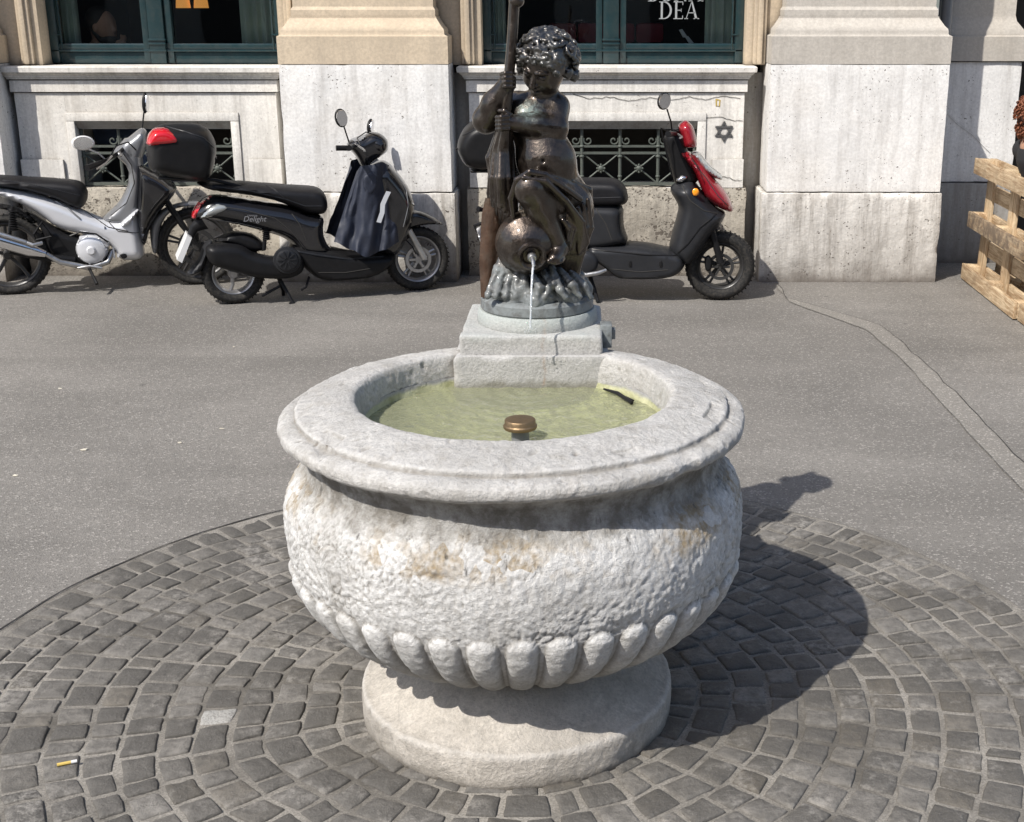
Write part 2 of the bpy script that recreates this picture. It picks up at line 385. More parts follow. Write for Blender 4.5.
def jet_mat():
    m, nt, b = newmat('falling_water'); nt.nodes.remove(b)
    out = nt.nodes['Material Output']
    nb = bump(nt, tnoise(nt, wcoords(nt), 90, 3, .5), .6, .01)
    tr = nd(nt, 'ShaderNodeBsdfTransparent', {'Color': (.92,.95,.95)}).outputs[0]
    g = nd(nt, 'ShaderNodeBsdfGlossy', {'Color': (1,1,1), 'Roughness': .08, 'Normal': nb}).outputs[0]
    d = nd(nt, 'ShaderNodeBsdfDiffuse', {'Color': (.85,.87,.88)}).outputs[0]
    a = nd(nt, 'ShaderNodeMixShader', {0: .4, 1: tr, 2: g}).outputs[0]
    s = nd(nt, 'ShaderNodeMixShader', {0: .38, 1: a, 2: d}).outputs[0]
    nt.links.new(s, out.inputs[0])
    return m
M['jet'] = jet_mat()
def algae():
    m, nt, b = newmat('algae_covered_basin')
    v = wcoords(nt)
    n = tnoise(nt, v, 9, 8, .7, .5)
    col = mix(nt, ramp(nt, n, [(.35, 0), (.65, 1)]), (.33,.33,.17), (.72,.71,.47))
    col = mix(nt, ramp(nt, tnoise(nt, v, 30, 5, .7), [(.5, 0), (.7, .5)]), col, (.60,.58,.36))
    z = nd(nt, 'ShaderNodeSeparateXYZ', {0: v}).outputs[2]
    wet = math_(nt, 'ADD', z, math_(nt, 'MULTIPLY', math_(nt, 'SUBTRACT', tnoise(nt, v, 18, 5, .6), .5), .02))
    sg = mix(nt, tnoise(nt, v, 20, 7, .7), (.26,.255,.25), (.46,.455,.45))
    col = mix(nt, ramp(nt, wet, [(.785, 0), (.795, 1)]), col, sg)
    setb(nt, b, col=col, rough=.8, nrm=bump(nt, tnoise(nt, v, 70, 5, .7), .6, .01))
    return m
M['algae'] = algae()
# ------------------------------------------------------------------ objects
OFF = {}
def setprops(o, label=None, cat=None, group=None, kind=None):
    if label: o['label'] = label
    if cat: o['category'] = cat
    if group: o['group'] = group
    if kind: o['kind'] = kind
    return o
def thing(name, loc, label, cat, rz=0, group=None, local=False):
    o = bpy.data.objects.new(name, None); COL.objects.link(o)
    o.empty_display_size = .1
    o.location = loc; o.rotation_euler = (0, 0, rz)
    OFF[o.name] = Vector((0,0,0)) if local else Vector(loc)
    return setprops(o, label, cat, group)
def link(name, me, mat, parent=None, sharp=40):
    o = bpy.data.objects.new(name, me); COL.objects.link(o)
    if mat is not None:
        me.materials.clear(); me.materials.append(mat)
    if sharp is not None and len(me.polygons):
        me.polygons.foreach_set('use_smooth', [True]*len(me.polygons))
        me.set_sharp_from_angle(angle=R(sharp))
    if parent is not None:
        off = OFF[parent.name]; o.parent = parent; OFF[o.name] = off
        me.transform(Matrix.Translation(-off))
    else:
        co = np.empty(len(me.vertices)*3); me.vertices.foreach_get('co', co); co = co.reshape(-1, 3)
        lo, hi = co.min(0), co.max(0)
        c = Vector(((lo[0]+hi[0])/2, (lo[1]+hi[1])/2, lo[2]))
        me.transform(Matrix.Translation(-c)); o.location = c; OFF[o.name] = c
    return o
def frame(d):
    d = Vector(d).normalized()
    a = Vector((0,0,1)) if abs(d.z) < .9 else Vector((0,1,0))
    u = d.cross(a).normalized(); w = u.cross(d).normalized()
    return d, u, w
class MB:
    def __init__(s, attr=False):
        s.bm = bmesh.new(); s.lay = s.bm.loops.layers.color.new('tone') if attr else None
    def faces(s, vs, fs, tone=None):
        v = [s.bm.verts.new(p) for p in vs]; out = []
        for f in fs:
            try: fc = s.bm.faces.new([v[i] for i in f]); out.append(fc)
            except ValueError: pass
        if s.lay is not None and tone is not None:
            for fc in out:
                for l in fc.loops: l[s.lay] = (*tone, 1)
        return s
    def box(s, c, size, rot=None, tone=None, bev=0.0):
        hx, hy, hz = size[0]/2, size[1]/2, size[2]/2
        b = min(bev, hx*.9, hy*.9, hz*.9)
        rot = rot or Matrix.Identity(3); c = Vector(c)
        if b <= 0:
            vs = [Vector((x,y,z)) for x in (-hx,hx) for y in (-hy,hy) for z in (-hz,hz)]
            fs = [(0,1,3,2),(4,6,7,5),(0,4,5,1),(2,3,7,6),(0,2,6,4),(1,5,7,3)]
        else:
            tb = bmesh.new(); bmesh.ops.create_cube(tb, size=1)
            for v in tb.verts: v.co = Vector((v.co.x*2*hx, v.co.y*2*hy, v.co.z*2*hz))
            bmesh.ops.bevel(tb, geom=list(tb.edges), offset=b, segments=2, affect='EDGES', profile=.6)
            tb.verts.index_update()
            vs = [v.co.copy() for v in tb.verts]; fs = [tuple(v.index for v in f.verts) for f in tb.faces]; tb.free()
        return s.faces([c+rot@v for v in vs], fs, tone)
    def bx(s, x0, x1, y0, y1, z0, z1, bev=0., tone=None):
        return s.box(((x0+x1)/2,(y0+y1)/2,(z0+z1)/2), (abs(x1-x0),abs(y1-y0),abs(z1-z0)), None, tone, bev)
    def tube(s, pts, rad, seg=10, cap=True, squash=None, closed=False):
        pts = [Vector(p) for p in pts]; n = len(pts)
        if not hasattr(rad, '__len__'): rad = [rad]*n
        vs, fs = [], []; u = None
        for i, p in enumerate(pts):
            if closed: d = pts[(i+1)%n]-pts[i-1]
            else: d = (pts[min(i+1,n-1)]-pts[max(i-1,0)])
            d.normalize()
            if u is None: _, u, w = frame(d)
            else:
                u = (u-d*u.dot(d)).normalized()
            w = u.cross(d).normalized()
            for k in range(seg):
                a = 2*math.pi*k/seg
                q = u*math.cos(a)*rad[i]+w*math.sin(a)*rad[i]
                if squash: q = Vector((q.x*squash[0], q.y*squash[1], q.z*squash[2]))
                vs.append(p+q)
        for i in range(n if closed else n-1):
            for k in range(seg):
                j = (i+1)%n
                fs.append((i*seg+k, i*seg+(k+1)%seg, j*seg+(k+1)%seg, j*seg+k))
        if cap and not closed:
            fs.append(tuple(range(seg))[::-1]); fs.append(tuple((n-1)*seg+k for k in range(seg)))
        return s.faces(vs, fs)
    def lathe(s, prof, c=(0,0,0), axis=(0,0,1), seg=32, a0=0, a1=2*math.pi):
        """prof: (r, h) along axis"""
        c = Vector(c); d, u, w = frame(axis); vs, fs = [], []
        full = abs(a1-a0-2*math.pi) < 1e-6
        ns = seg if full else seg+1
        for (r, h) in prof:
            for k in range(ns):
                a = a0+(a1-a0)*k/seg
                vs.append(c+d*h+(u*math.cos(a)+w*math.sin(a))*max(r, 1e-5))
        for i in range(len(prof)-1):
            for k in range(seg):
                k2 = (k+1) % ns
                fs.append((i*ns+k, i*ns+k2, (i+1)*ns+k2, (i+1)*ns+k))
        return s.faces(vs, fs)
    def ball(s, c, r, rot=None, nu=16, nv=10):
        if not hasattr(r, '__len__'): r = (r, r, r)
        c = Vector(c); rot = rot or Matrix.Identity(3); vs, fs = [], []
        for i in range(nv+1):
            t = math.pi*i/nv
            for k in range(nu):
                a = 2*math.pi*k/nu
                vs.append(c+rot@Vector((r[0]*math.sin(t)*math.cos(a), r[1]*math.sin(t)*math.sin(a), r[2]*math.cos(t))))
        for i in range(nv):
            for k in range(nu):
                fs.append((i*nu+k, (i+1)*nu+k, (i+1)*nu+(k+1)%nu, i*nu+(k+1)%nu))
        return s.faces(vs, fs)
    def rects(s, x0, x1, y0, y1, zs, cap=True):
        """stack of rectangles grown by an offset: [(z, off)]"""
        vs, fs = [], []
        for z, o in zs:
            vs += [(x0-o,y0-o,z),(x1+o,y0-o,z),(x1+o,y1+o,z),(x0-o,y1+o,z)]
        for i in range(len(zs)-1):
            for k in range(4): fs.append((i*4+k, i*4+(k+1)%4, (i+1)*4+(k+1)%4, (i+1)*4+k))
        if cap: fs.append((3,2,1,0)); n = len(zs)-1; fs.append((n*4,n*4+1,n*4+2,n*4+3))
        return s.faces(vs, fs)
    def mould(s, prof, x0, x1, ret=True):
        """profile [(y, z)] swept along x, y is distance forward of plane"""
        vs, fs = [], []; n = len(prof)
        for x in (x0, x1):
            for (y, z) in prof: vs.append((x, y, z))
        for i in range(n): fs.append((i, (i+1)%n, n+(i+1)%n, n+i))
        fs.append(tuple(range(n))[::-1]); fs.append(tuple(range(n, 2*n)))
        return s.faces(vs, fs)
    def build(s, name, mat, parent=None, sharp=40, weld=True):
        if weld: bmesh.ops.remove_doubles(s.bm, verts=s.bm.verts, dist=1e-5)
        bmesh.ops.recalc_face_normals(s.bm, faces=s.bm.faces)
        me = bpy.data.meshes.new(name); s.bm.to_mesh(me); s.bm.free()
        return link(name, me, mat, parent, sharp)
def stone_box(x0, x1, y0, y1, z0, z1, res=.035, amp=.003, bev=.008, chip=.0, seed=0):
    """a worn block: subdivided, rounded, with uneven faces and chipped arrises"""
    bm = bmesh.new()
    L = (x1-x0, y1-y0, z1-z0); n = [max(1, min(90, int(l/res))) for l in L]
    o = Vector((x0,y0,z0)); lo = Vector((x0,y0,z0)); hi = Vector((x1,y1,z1))
    for ax in range(3):
        a, b = [i for i in range(3) if i != ax]
        for side in (0, 1):
            grid = []
            for i in range(n[a]+1):
                row = []
                for j in range(n[b]+1):
                    p = [0,0,0]; p[ax] = L[ax]*side; p[a] = L[a]*i/n[a]; p[b] = L[b]*j/n[b]
                    row.append(bm.verts.new(o+Vector(p)))
                grid.append(row)
            for i in range(n[a]):
                for j in range(n[b]): bm.faces.new((grid[i][j], grid[i+1][j], grid[i+1][j+1], grid[i][j+1]))
    bmesh.ops.remove_doubles(bm, verts=bm.verts, dist=1e-5)
    sd = Vector((seed*7.1, seed*3.3, seed))
    for v in bm.verts:
        p = v.co.copy()
        be = bev + chip*max(0, mn.noise((p+sd)*9)-.15)*3 + chip*.5*max(0, mn.noise((p+sd)*30))
        q = Vector([min(max(p[i], lo[i]+be), hi[i]-be) for i in range(3)])
        d = p-q
        nrm = d.normalized() if d.length > 1e-6 else Vector((0,0,0))
        if d.length > 1e-6: p = q+nrm*be
        v.co = p + nrm*amp*(mn.noise((p+sd)*6)+.6*mn.noise((p+sd)*21))
    bmesh.ops.recalc_face_normals(bm, faces=bm.faces)
    return bm
def sbuild(bm, name, mat, parent=None, sharp=50):
    me = bpy.data.meshes.new(name); bm.to_mesh(me); bm.free()
    return link(name, me, mat, parent, sharp)
# ---- inflated silhouettes
def chaikin(poly, n=2):
    for _ in range(n):
        out = []
        for i in range(len(poly)):
            a, b = Vector(poly[i]), Vector(poly[(i+1)%len(poly)])
            out += [a*.78+b*.22, a*.22+b*.78]
        poly = out
    return poly
def inflate(mb, poly, W, rnd, h=.02, y0=0., n=2, wf=None, one=False, back=None):
    """poly in (s,z); bulges to +-W in y, rounded over rnd near the outline; y0 shifts; wf(s,z) scales W"""
    pl = [Vector((p[0], p[1])) for p in chaikin([Vector((p[0], p[1])) for p in poly], n)]
    # resample
    rs = []
    for i in range(len(pl)):
        a, b = pl[i], pl[(i+1)%len(pl)]; k = max(1, int((b-a).length/h))
        for j in range(k): rs.append(a+(b-a)*(j/k))
    pl = rs; N = len(pl)
    A = np.array([(p.x, p.y) for p in pl]); B = np.roll(A, -1, 0)
    def inside(x, y):
        c = ((A[:,1] > y) != (B[:,1] > y)) & (x < (B[:,0]-A[:,0])*(y-A[:,1])/(B[:,1]-A[:,1]+1e-12)+A[:,0])
        return c.sum() % 2 == 1
    def dist(x, y):
        q = np.array((x, y)); d = B-A; t = np.clip(((q-A)*d).sum(1)/np.maximum((d*d).sum(1), 1e-12), 0, 1)
        return np.sqrt((((A+d*t[:,None])-q)**2).sum(1).min())
    pts = list(pl); lo = A.min(0); hi = A.max(0)
    nx = int((hi[0]-lo[0])/h)+1; ny = int((hi[1]-lo[1])/h)+1
    for i in range(nx+1):
        for j in range(ny+1):
            x = lo[0]+i*h+(h/2 if j % 2 else 0); y = lo[1]+j*h
            if inside(x, y) and dist(x, y) > h*.45: pts.append(Vector((x, y)))
    # extra ring near the edge keeps it round
    for i in range(N):
        a, b, c = pl[i-1], pl[i], pl[(i+1)%N]
        t = (c-a).normalized(); nn = Vector((-t.y, t.x))
        for sgn in (1, -1):
            for e in (.18,):
                q = b+nn*sgn*min(h, rnd)*e*1.2
                if inside(q.x, q.y) and dist(q.x, q.y) > min(h, rnd)*e*.6: pts.append(q)
    res = delaunay_2d_cdt(pts, [(i, (i+1)%N) for i in range(N)], [list(range(N))], 1, 1e-6)
    vv, tris = res[0], res[2]
    dd = [dist(p.x, p.y) for p in vv]
    def wv(p, d):
        t = min(d/rnd, 1.); w = W*math.sqrt(max(0, 1-(1-t)**2))
        return w*(wf(p.x, p.y) if wf else 1)
    front = [(p.x, y0-wv(p, d), p.y) for p, d in zip(vv, dd)]
    if one: bk = [(p.x, y0+(back or 0), p.y) for p, d in zip(vv, dd)]
    else: bk = [(p.x, y0+wv(p, d), p.y) for p, d in zip(vv, dd)]
    mb.faces(front, [tuple(f) for f in tris]); mb.faces(bk, [tuple(f)[::-1] for f in tris])
    return mb
# ---- implicit surfaces (numpy) and surface nets
class SDF:
    def __init__(s): s.p = []
    def cap(s, a, b, ra, rb=None, k=.012, sub=False):
        a = np.array(a, float); b = np.array(b, float); rb = ra if rb is None else rb
        def f(X):
            d = b-a; t = np.clip(((X-a)@d)/max(d@d, 1e-12), 0, 1)
            return np.linalg.norm(X-a-t[..., None]*d, axis=-1)-(ra+(rb-ra)*t)
        m = max(ra, rb); s.p.append((f, k, np.minimum(a,b)-m, np.maximum(a,b)+m, sub)); return s
    def chain(s, pts, rad, k=.012, sub=False):
        for i in range(len(pts)-1):
            s.cap(pts[i], pts[i+1], rad[i] if hasattr(rad, '__len__') else rad, rad[i+1] if hasattr(rad, '__len__') else rad, k, sub)
        return s
    def ell(s, c, r, rot=None, k=.012, sub=False):
        c = np.array(c, float); r = np.array(r, float)
        Rm = np.array(rot) if rot is not None else np.eye(3)
        def f(X):
            q = (X-c)@Rm
            k0 = np.linalg.norm(q/r, axis=-1); k1 = np.linalg.norm(q/(r*r), axis=-1)
            return k0*(k0-1)/np.maximum(k1, 1e-9)
        m = r.max(); s.p.append((f, k, c-m, c+m, sub)); return s
    def mesh(s, h, name='m', disp=None):
        lo = np.min([p[2] for p in s.p if not p[4]], 0)-4*h; hi = np.max([p[3] for p in s.p if not p[4]], 0)+4*h
        n = np.ceil((hi-lo)/h).astype(int)+1
        ax = [lo[i]+h*np.arange(n[i]) for i in range(3)]
        Fd = np.full(n, .05, np.float64)
        for f, k, a, b, sub in s.p:
            pad = k*1.2+3*h
            i0 = np.maximum(((a-pad-lo)/h).astype(int), 0); i1 = np.minimum(((b+pad-lo)/h).astype(int)+2, n)
            if (i1 <= i0).any(): continue
            g = np.stack(np.meshgrid(*[ax[i][i0[i]:i1[i]] for i in range(3)], indexing='ij'), -1)
            d = f(g); sl = tuple(slice(i0[i], i1[i]) for i in range(3)); o = Fd[sl]
            if sub:
                hh = np.clip(.5-.5*(o+d)/k, 0, 1); Fd[sl] = o*(1-hh)+(-d)*hh+k*hh*(1-hh)
            else:
                hh = np.clip(.5+.5*(d-o)/k, 0, 1)
                Fd[sl] = d*(1-hh)+o*hh-k*hh*(1-hh)
        if disp is not None:
            g = np.stack(np.meshgrid(*ax, indexing='ij'), -1); Fd = Fd+disp(g)
        S = Fd < 0
        c8 = [(i,j,k) for i in (0,1) for j in (0,1) for k in (0,1)]
        m = n-1
        cnt = np.zeros(m, int)
        for (i,j,k) in c8: cnt += S[i:i+m[0], j:j+m[1], k:k+m[2]]
        act = (cnt > 0) & (cnt < 8)
        idx = np.full(m, -1, int); ii = np.argwhere(act); idx[act] = np.arange(len(ii))
        acc = np.zeros((len(ii), 3)); ct = np.zeros(len(ii))
        for a in c8:
            for x in range(3):
                if a[x]: continue
                b = list(a); b[x] = 1
                fa = Fd[ii[:,0]+a[0], ii[:,1]+a[1], ii[:,2]+a[2]]; fb = Fd[ii[:,0]+b[0], ii[:,1]+b[1], ii[:,2]+b[2]]
                cr = (fa < 0) != (fb < 0)
                t = np.where(cr, fa/np.where(cr, fa-fb, 1), 0)
                p = np.array(a, float)[None]+0*acc; p[:, x] = t
                acc += p*cr[:, None]; ct += cr
        V = lo+h*(ii+acc/ct[:, None])
        Q = []
        for x in range(3):
            y, z = (x+1)%3, (x+2)%3
            sl0 = [slice(0,None)]*3; sl0[x] = slice(0, n[x]-1); sl1 = [slice(0,None)]*3; sl1[x] = slice(1, n[x])
            ch = S[tuple(sl0)] != S[tuple(sl1)]
            e = np.argwhere(ch); e = e[(e[:,y] > 0)&(e[:,z] > 0)&(e[:,y] < m[y])&(e[:,z] < m[z])]
            def cell(dy, dz):
                q = e.copy(); q[:,y] -= dy; q[:,z] -= dz; return idx[q[:,0], q[:,1], q[:,2]]
            q = np.stack([cell(1,1), cell(0,1), cell(0,0), cell(1,0)], 1)
            fl = S[e[:,0], e[:,1], e[:,2]]
            q[~fl] = q[~fl][:, ::-1]
            Q.append(q[(q >= 0).all(1)])
        Q = np.concatenate(Q)
        me = bpy.data.meshes.new(name)
        me.vertices.add(len(V)); me.vertices.foreach_set('co', V.ravel())
        me.loops.add(len(Q)*4); me.loops.foreach_set('vertex_index', Q.ravel())
        me.polygons.add(len(Q)); me.polygons.foreach_set('loop_start', np.arange(len(Q))*4)
        me.update(calc_edges=True); me.validate()
        return me
    def build(s, h, name, mat, parent=None, disp=None):
        return link(name, s.mesh(h, name, disp), mat, parent, sharp=180)
def rotm(d, up=(0,0,1)):
    """columns: x right, y along d, z up-ish"""
    d = Vector(d).normalized(); x = d.cross(Vector(up)).normalized(); z = x.cross(d)
    return np.array([[x[i], d[i], z[i]] for i in range(3)])
# ================================================================== GROUND
FX, FY = -.194, 3.15                     # fountain axis
RS = 1.60                                # radius of the sett circle
mb = MB()
seg = 360; vs = []; fs = []
rings = [RS, 1.75, 2.2, 3.5, 7, 14, 40, 120, 400]
for r in rings:
    for k in range(seg):
        a = 2*math.pi*k/seg
        rr = r + (.014*mn.noise(Vector((math.cos(a)*9, math.sin(a)*9, 0))) if r == RS else 0)
        vs.append((FX+rr*math.cos(a), FY+rr*math.sin(a), .012))
for i in range(len(rings)-1):
    for k in range(seg): fs.append((i*seg+k, (i+1)*seg+k, (i+1)*seg+(k+1)%seg, i*seg+(k+1)%seg))
mb.faces(vs, fs)
setprops(mb.build('asphalt_ground', M['asphalt'], sharp=None), kind='structure')
mb = MB(); mb.lathe([(0, .0062), (.6, .0062), (1.1, .0062), (RS-.10, .0062), (RS-.02, .0108), (RS+.05, .0108)], (FX, FY, 0), seg=96)
setprops(mb.build('mortar_bed', M['mortar'], sharp=None), kind='structure')
# asphalt repair strip with cracked edges
La = [(777.5,283.6),(787,298),(881,325),(918,357),(955,392),(1024,464),(1140,590)]
Lb = [(776,285),(789,302),(865,329),(900,358),(940,402),(1024,493),(1120,600)]
def ground_strip(a, b, z):
    mb = MB(); A = [G(*p, z) for p in a]; B = [G(*p, z) for p in b]
    def dens(L):
        o = []
        for i in range(len(L)-1):
            for k in range(8): o.append(L[i].lerp(L[i+1], k/8))
        return o+[L[-1]]
    A, B = dens(A), dens(B)
    for L, sd in ((A, 0), (B, 9)):
        for p in L: p.x += .015*mn.noise(Vector((p.y*5, sd, 0)))+.005*mn.noise(Vector((p.y*30, sd, 2)))
    n = len(A); mb.faces(A+B, [(i, i+1, n+i+1, n+i) for i in range(n-1)])
    return mb, A, B
mb, A, B = ground_strip(La, Lb, .016)
setprops(mb.build('asphalt_strip', M['asphalt_patch'], sharp=None), kind='structure')
def ribbon(L, w, z):
    mb = MB(); vs = []; n = len(L)
    for i, p in enumerate(L):
        d = (L[min(i+1,n-1)]-L[max(i-1,0)]).normalized(); nn = Vector((-d.y, d.x, 0))
        ww = w*(.55+.8*abs(mn.noise(p*9)))
        vs += [(p.x+nn.x*ww, p.y+nn.y*ww, z), (p.x-nn.x*ww, p.y-nn.y*ww, z)]
    return mb.faces(vs, [(2*i, 2*i+1, 2*i+3, 2*i+2) for i in range(n-1)])
m1 = ribbon(A, .0022, .020)
v2 = ribbon(B, .0010, .020)
me_ = bpy.data.meshes.new('t'); v2.bm.to_mesh(me_); m1.bm.from_mesh(me_); v2.bm.free()
setprops(m1.build('asphalt_crack', M['crack'], sharp=None), kind='structure')
arc = [Vector((FX+(RS+.004+.006*mn.noise(Vector((math.cos(a)*9, math.sin(a)*9, 4))))*math.cos(a), FY+(RS+.004+.006*mn.noise(Vector((math.cos(a)*9, math.sin(a)*9, 4))))*math.sin(a), 0)) for a in [R(80+i*.5) for i in range(300)]]
setprops(ribbon(arc, .0036, .0145).build('paving_joint', M['crack'], sharp=None), kind='structure')
# setts in rings
mb = MB(attr=True)
rr = .40; ring = 0
sett_special = [(G(222,726), (0.9,.0,.9)), (G(857,614), (.9,.0,.35)), (G(265,662), (.7,0,.35)), (G(540,812), (.3,.0,.0))]
while rr < RS-.03:
    dr = random.uniform(.080, .102)
    if rr+dr > RS-.035: dr = RS-.006-rr
    n = int(2*math.pi*(rr+dr/2)/random.uniform(.086, .098)); a0 = random.random()*6
    ang = [a0+2*math.pi*(k+random.uniform(-.22,.22))/n for k in range(n)]
    for k in range(n):
        t0, t1 = ang[k], ang[(k+1)%n] + (2*math.pi if k == n-1 else 0)
        g = .0075/rr
        def wob(a, b): return 0.026*mn.noise(Vector((math.cos(a)*3.2, math.sin(a)*3.2, b*2.1)))+.010*mn.noise(Vector((math.cos(a)*14, math.sin(a)*14, b*2.1)))
        cs = []
        for (t, r_, s1, s2) in ((t0, rr, 1, 1), (t1, rr, -1, 1), (t1, rr+dr, -1, -1), (t0, rr+dr, 1, -1)):
            rj = r_+wob(t, round(r_, 3))+s2*(.0035+random.uniform(0,.006)); tj = t+s1*(g*.55+random.uniform(0,.006)/rr)
            cs.append(Vector((FX+rj*math.cos(tj), FY+rj*math.sin(tj), 0)))
        ctr = sum(cs, Vector())/4
        if (ctr-Vector((FX,FY,0))).length < .40: continue
        zt = .0115+random.uniform(-.002,.0025); tilt = Vector((random.uniform(-.03,.03), random.uniform(-.03,.03), 0))
        loop = []
        for i in range(4):
            a, b, c = cs[i-1], cs[i], cs[(i+1)%4]
            cut = random.uniform(.07,.2)
            loop += [b.lerp(a, cut)*1, (b*.8+(b.lerp(a,cut)+b.lerp(c,cut))*.1), b.lerp(c, cut), b.lerp(c, .5)+(ctr-b.lerp(c,.5)).normalized()*random.uniform(-.003,.003)]
        NL = len(loop); vs = []
        for sc_, z in ((1.03, .0), (1.0, zt-.0055), (.975, zt-.002), (.90, zt), (.5, zt+.001)):
            for p in loop:
                q = ctr+(p-ctr)*sc_; vs.append((q.x, q.y, z+(q-ctr).dot(tilt)*(1 if z > 0 else 0)+ (.0022*mn.noise(q*38) if z > 0 else 0)))
        vs.append((ctr.x, ctr.y, zt+.0015))
        fs = [(j*NL+i, j*NL+(i+1)%NL, (j+1)*NL+(i+1)%NL, (j+1)*NL+i) for j in range(4) for i in range(NL)]
        fs += [(4*NL+i, 4*NL+(i+1)%NL, 5*NL) for i in range(NL)]
        tone = (random.random()**1.1, random.random()**4*.8, 0)
        for (gp, tn) in sett_special:
            if (Vector((gp.x,gp.y,0))-ctr).length < .052: tone = tn
        mb.faces(vs, fs, tone)
    rr += dr; ring += 1
setprops(mb.build('sett_paving', M['sett'], sharp=60, weld=False), kind='structure')
# small litter
def scrap(px, py, w, h, mat, name, label, z=.013, rz=0.):
    p = G(px, py, z); mb = MB()
    vs = []
    for i in range(7):
        a = 2*math.pi*i/7; r = random.uniform(.75, 1.1)
        vs.append((p.x+w*r*math.cos(a)*math.cos(rz)-h*r*math.sin(a)*math.sin(rz), p.y+w*r*math.cos(a)*math.sin(rz)+h*r*math.sin(a)*math.cos(rz), z+.002+random.uniform(0,.004)))
    b2 = [(v[0], v[1], z+.0005) for v in vs]
    mb.faces(vs+b2, [tuple(range(7)), tuple(range(7,14))[::-1]]+[(i,(i+1)%7,7+(i+1)%7,7+i) for i in range(7)])
    return mb.build(name, M[mat])
scr = [(84,450,.018,.008,'paper_scrap','largest white paper scrap lying on the asphalt left of the fountain','scrap'),
       (15,476,.012,.004,'dry_leaf','pale dry leaf scrap on the asphalt near the left edge of the photo','leaf'),
       (180,443,.011,.004,'dry_leaf','thin tan leaf scrap on the asphalt between the paper scrap and the fountain rim','leaf'),
       (222,429,.013,.003,'dry_leaf','long thin pale scrap on the asphalt, nearest of the leaf scraps to the basin rim','leaf'),
       (60,389,.009,.004,'dry_leaf','small whitish scrap on the asphalt below the silver motorbike, farthest scrap on the left','leaf'),
       (234,347,.007,.004,'dry_leaf','tiny white scrap on the asphalt in front of the black scooter rear wheel','leaf')]
for (x, y, w, h, nm, lb, ct) in scr:
    o = scrap(x, y, w, h, 'paper', nm, lb); setprops(o, lb, ct, 'scraps littering the asphalt')
p0, p1 = G(57,765,.019), G(77,761,.019)
th = thing('cigarette_butt', G(67,763,.012), 'flattened yellow and white cigarette butt on the setts at lower left', 'cigarette butt')
MB().tube([p0, p0.lerp(p1,.7)], .0045, 8).build('filter_tip', M['yellowpaint'], th)
MB().tube([p0.lerp(p1,.7), p1], .0045, 8).build('paper_end', M['white'], th)
# ================================================================== FOUNTAIN
fo = thing('stone_fountain', (FX, FY, 0), 'round weathered limestone basin with fluted underside on a drum foot, standing on the sett circle', 'fountain')
def displaced_lathe(prof, name, mat, parent, seg, step, disp, smooth=1):
    pts = []
    for i in range(len(prof)-1):
        a, b = Vector(prof[i]), Vector(prof[i+1]); k = max(1, int((b-a).length/step))
        for j in range(k): pts.append(a.lerp(b, j/k))
    pts.append(Vector(prof[-1]))
    # smooth the profile a little
    for _ in range(smooth):
        pts = [pts[0]]+[(pts[i-1]+pts[i]*2+pts[i+1])/4 for i in range(1, len(pts)-1)]+[pts[-1]]
    n = len(pts); V = []
    for i, p in enumerate(pts):
        t = pts[min(i+1,n-1)]-pts[max(i-1,0)]; t.normalize(); nr, nz = t.y, -t.x
        for k in range(seg):
            a = 2*math.pi*k/seg; ca, sa = math.cos(a), math.sin(a)
            d = disp(a, p.x, p.y, Vector((p.x*ca, p.x*sa, p.y)))
            r = p.x+nr*d
            V.append((FX+r*ca, FY+r*sa, p.y+nz*d))
    Fc = [(i*seg+k, i*seg+(k+1)%seg, (i+1)*seg+(k+1)%seg, (i+1)*seg+k) for i in range(n-1) for k in range(seg)]
    me = bpy.data.meshes.new(name); me.from_pydata(V, [], Fc); me.update()
    return link(name, me, mat, parent, sharp=180)
def spl(pts, n=6):
    out = []
    for i in range(len(pts)-1):
        p0 = Vector(pts[max(i-1,0)]); p1 = Vector(pts[i]); p2 = Vector(pts[i+1]); p3 = Vector(pts[min(i+2,len(pts)-1)])
        for j in range(n):
            t = j/n
            out.append(.5*((2*p1)+(-p0+p2)*t+(2*p0-5*p1+4*p2-p3)*t*t+(-p0+3*p1-3*p2+p3)*t**3))
    out.append(Vector(pts[-1])); return out
NG = 40; GZ0, GZ1 = .245, .455
def bowl_disp(a, r, z, q):
    d = .0035*mn.noise(q*7)+.0012*mn.noise(q*19)+.0018*mn.noise(q*60)
    if z > .44 and z < .70:                     # hammered, crusty belly
        qq = Vector((q.x*26, q.y*26, q.z*46))+Vector((mn.noise(q*16), mn.noise(q*16+Vector((5,1,0))), mn.noise(q*16+Vector((1,7,0)))))*1.3
        v = mn.voronoi(qq)[0]; e = min(1, (v[1]-v[0])*3.2)
        d += -.0042*(1-e)**2.6*(.15+.85*max(0, min(1, mn.noise(q*4.5)*1.6+.5))) - .004*max(0, mn.noise(q*14)-.25)*3+.0018*mn.noise(q*90)
    if GZ0-.03 < z < GZ1+.02:
        ph = (a*NG/(2*math.pi)) % 1; v = (GZ1-z)/(GZ1-GZ0)
        aa = ((2*ph-1)/.82)**2; vc = .15; bb = (max(0, (vc-v)/vc))**2
        d += .018*math.sqrt(max(0, 1-aa-bb))*(1 if v < .6 else max(.35, 1-(v-.6)*1.1)) - .006*min(1, max(0, (GZ1+.02-z)/.05))
    return d
bowl_prof = spl([(.20,.175),(.25,.19),(.30,.205),(.36,.226),(.43,.260),(.492,.310),(.543,.370),(.571,.43),(.583,.49),(.587,.55),(.582,.605),(.566,.648),(.544,.678),(.528,.700),(.523,.725),(.530,.752),(.545,.773)], 4)
displaced_lathe([tuple(p) for p in bowl_prof], 'bowl', M['fstone'], fo, 1200, .0038, bowl_disp)
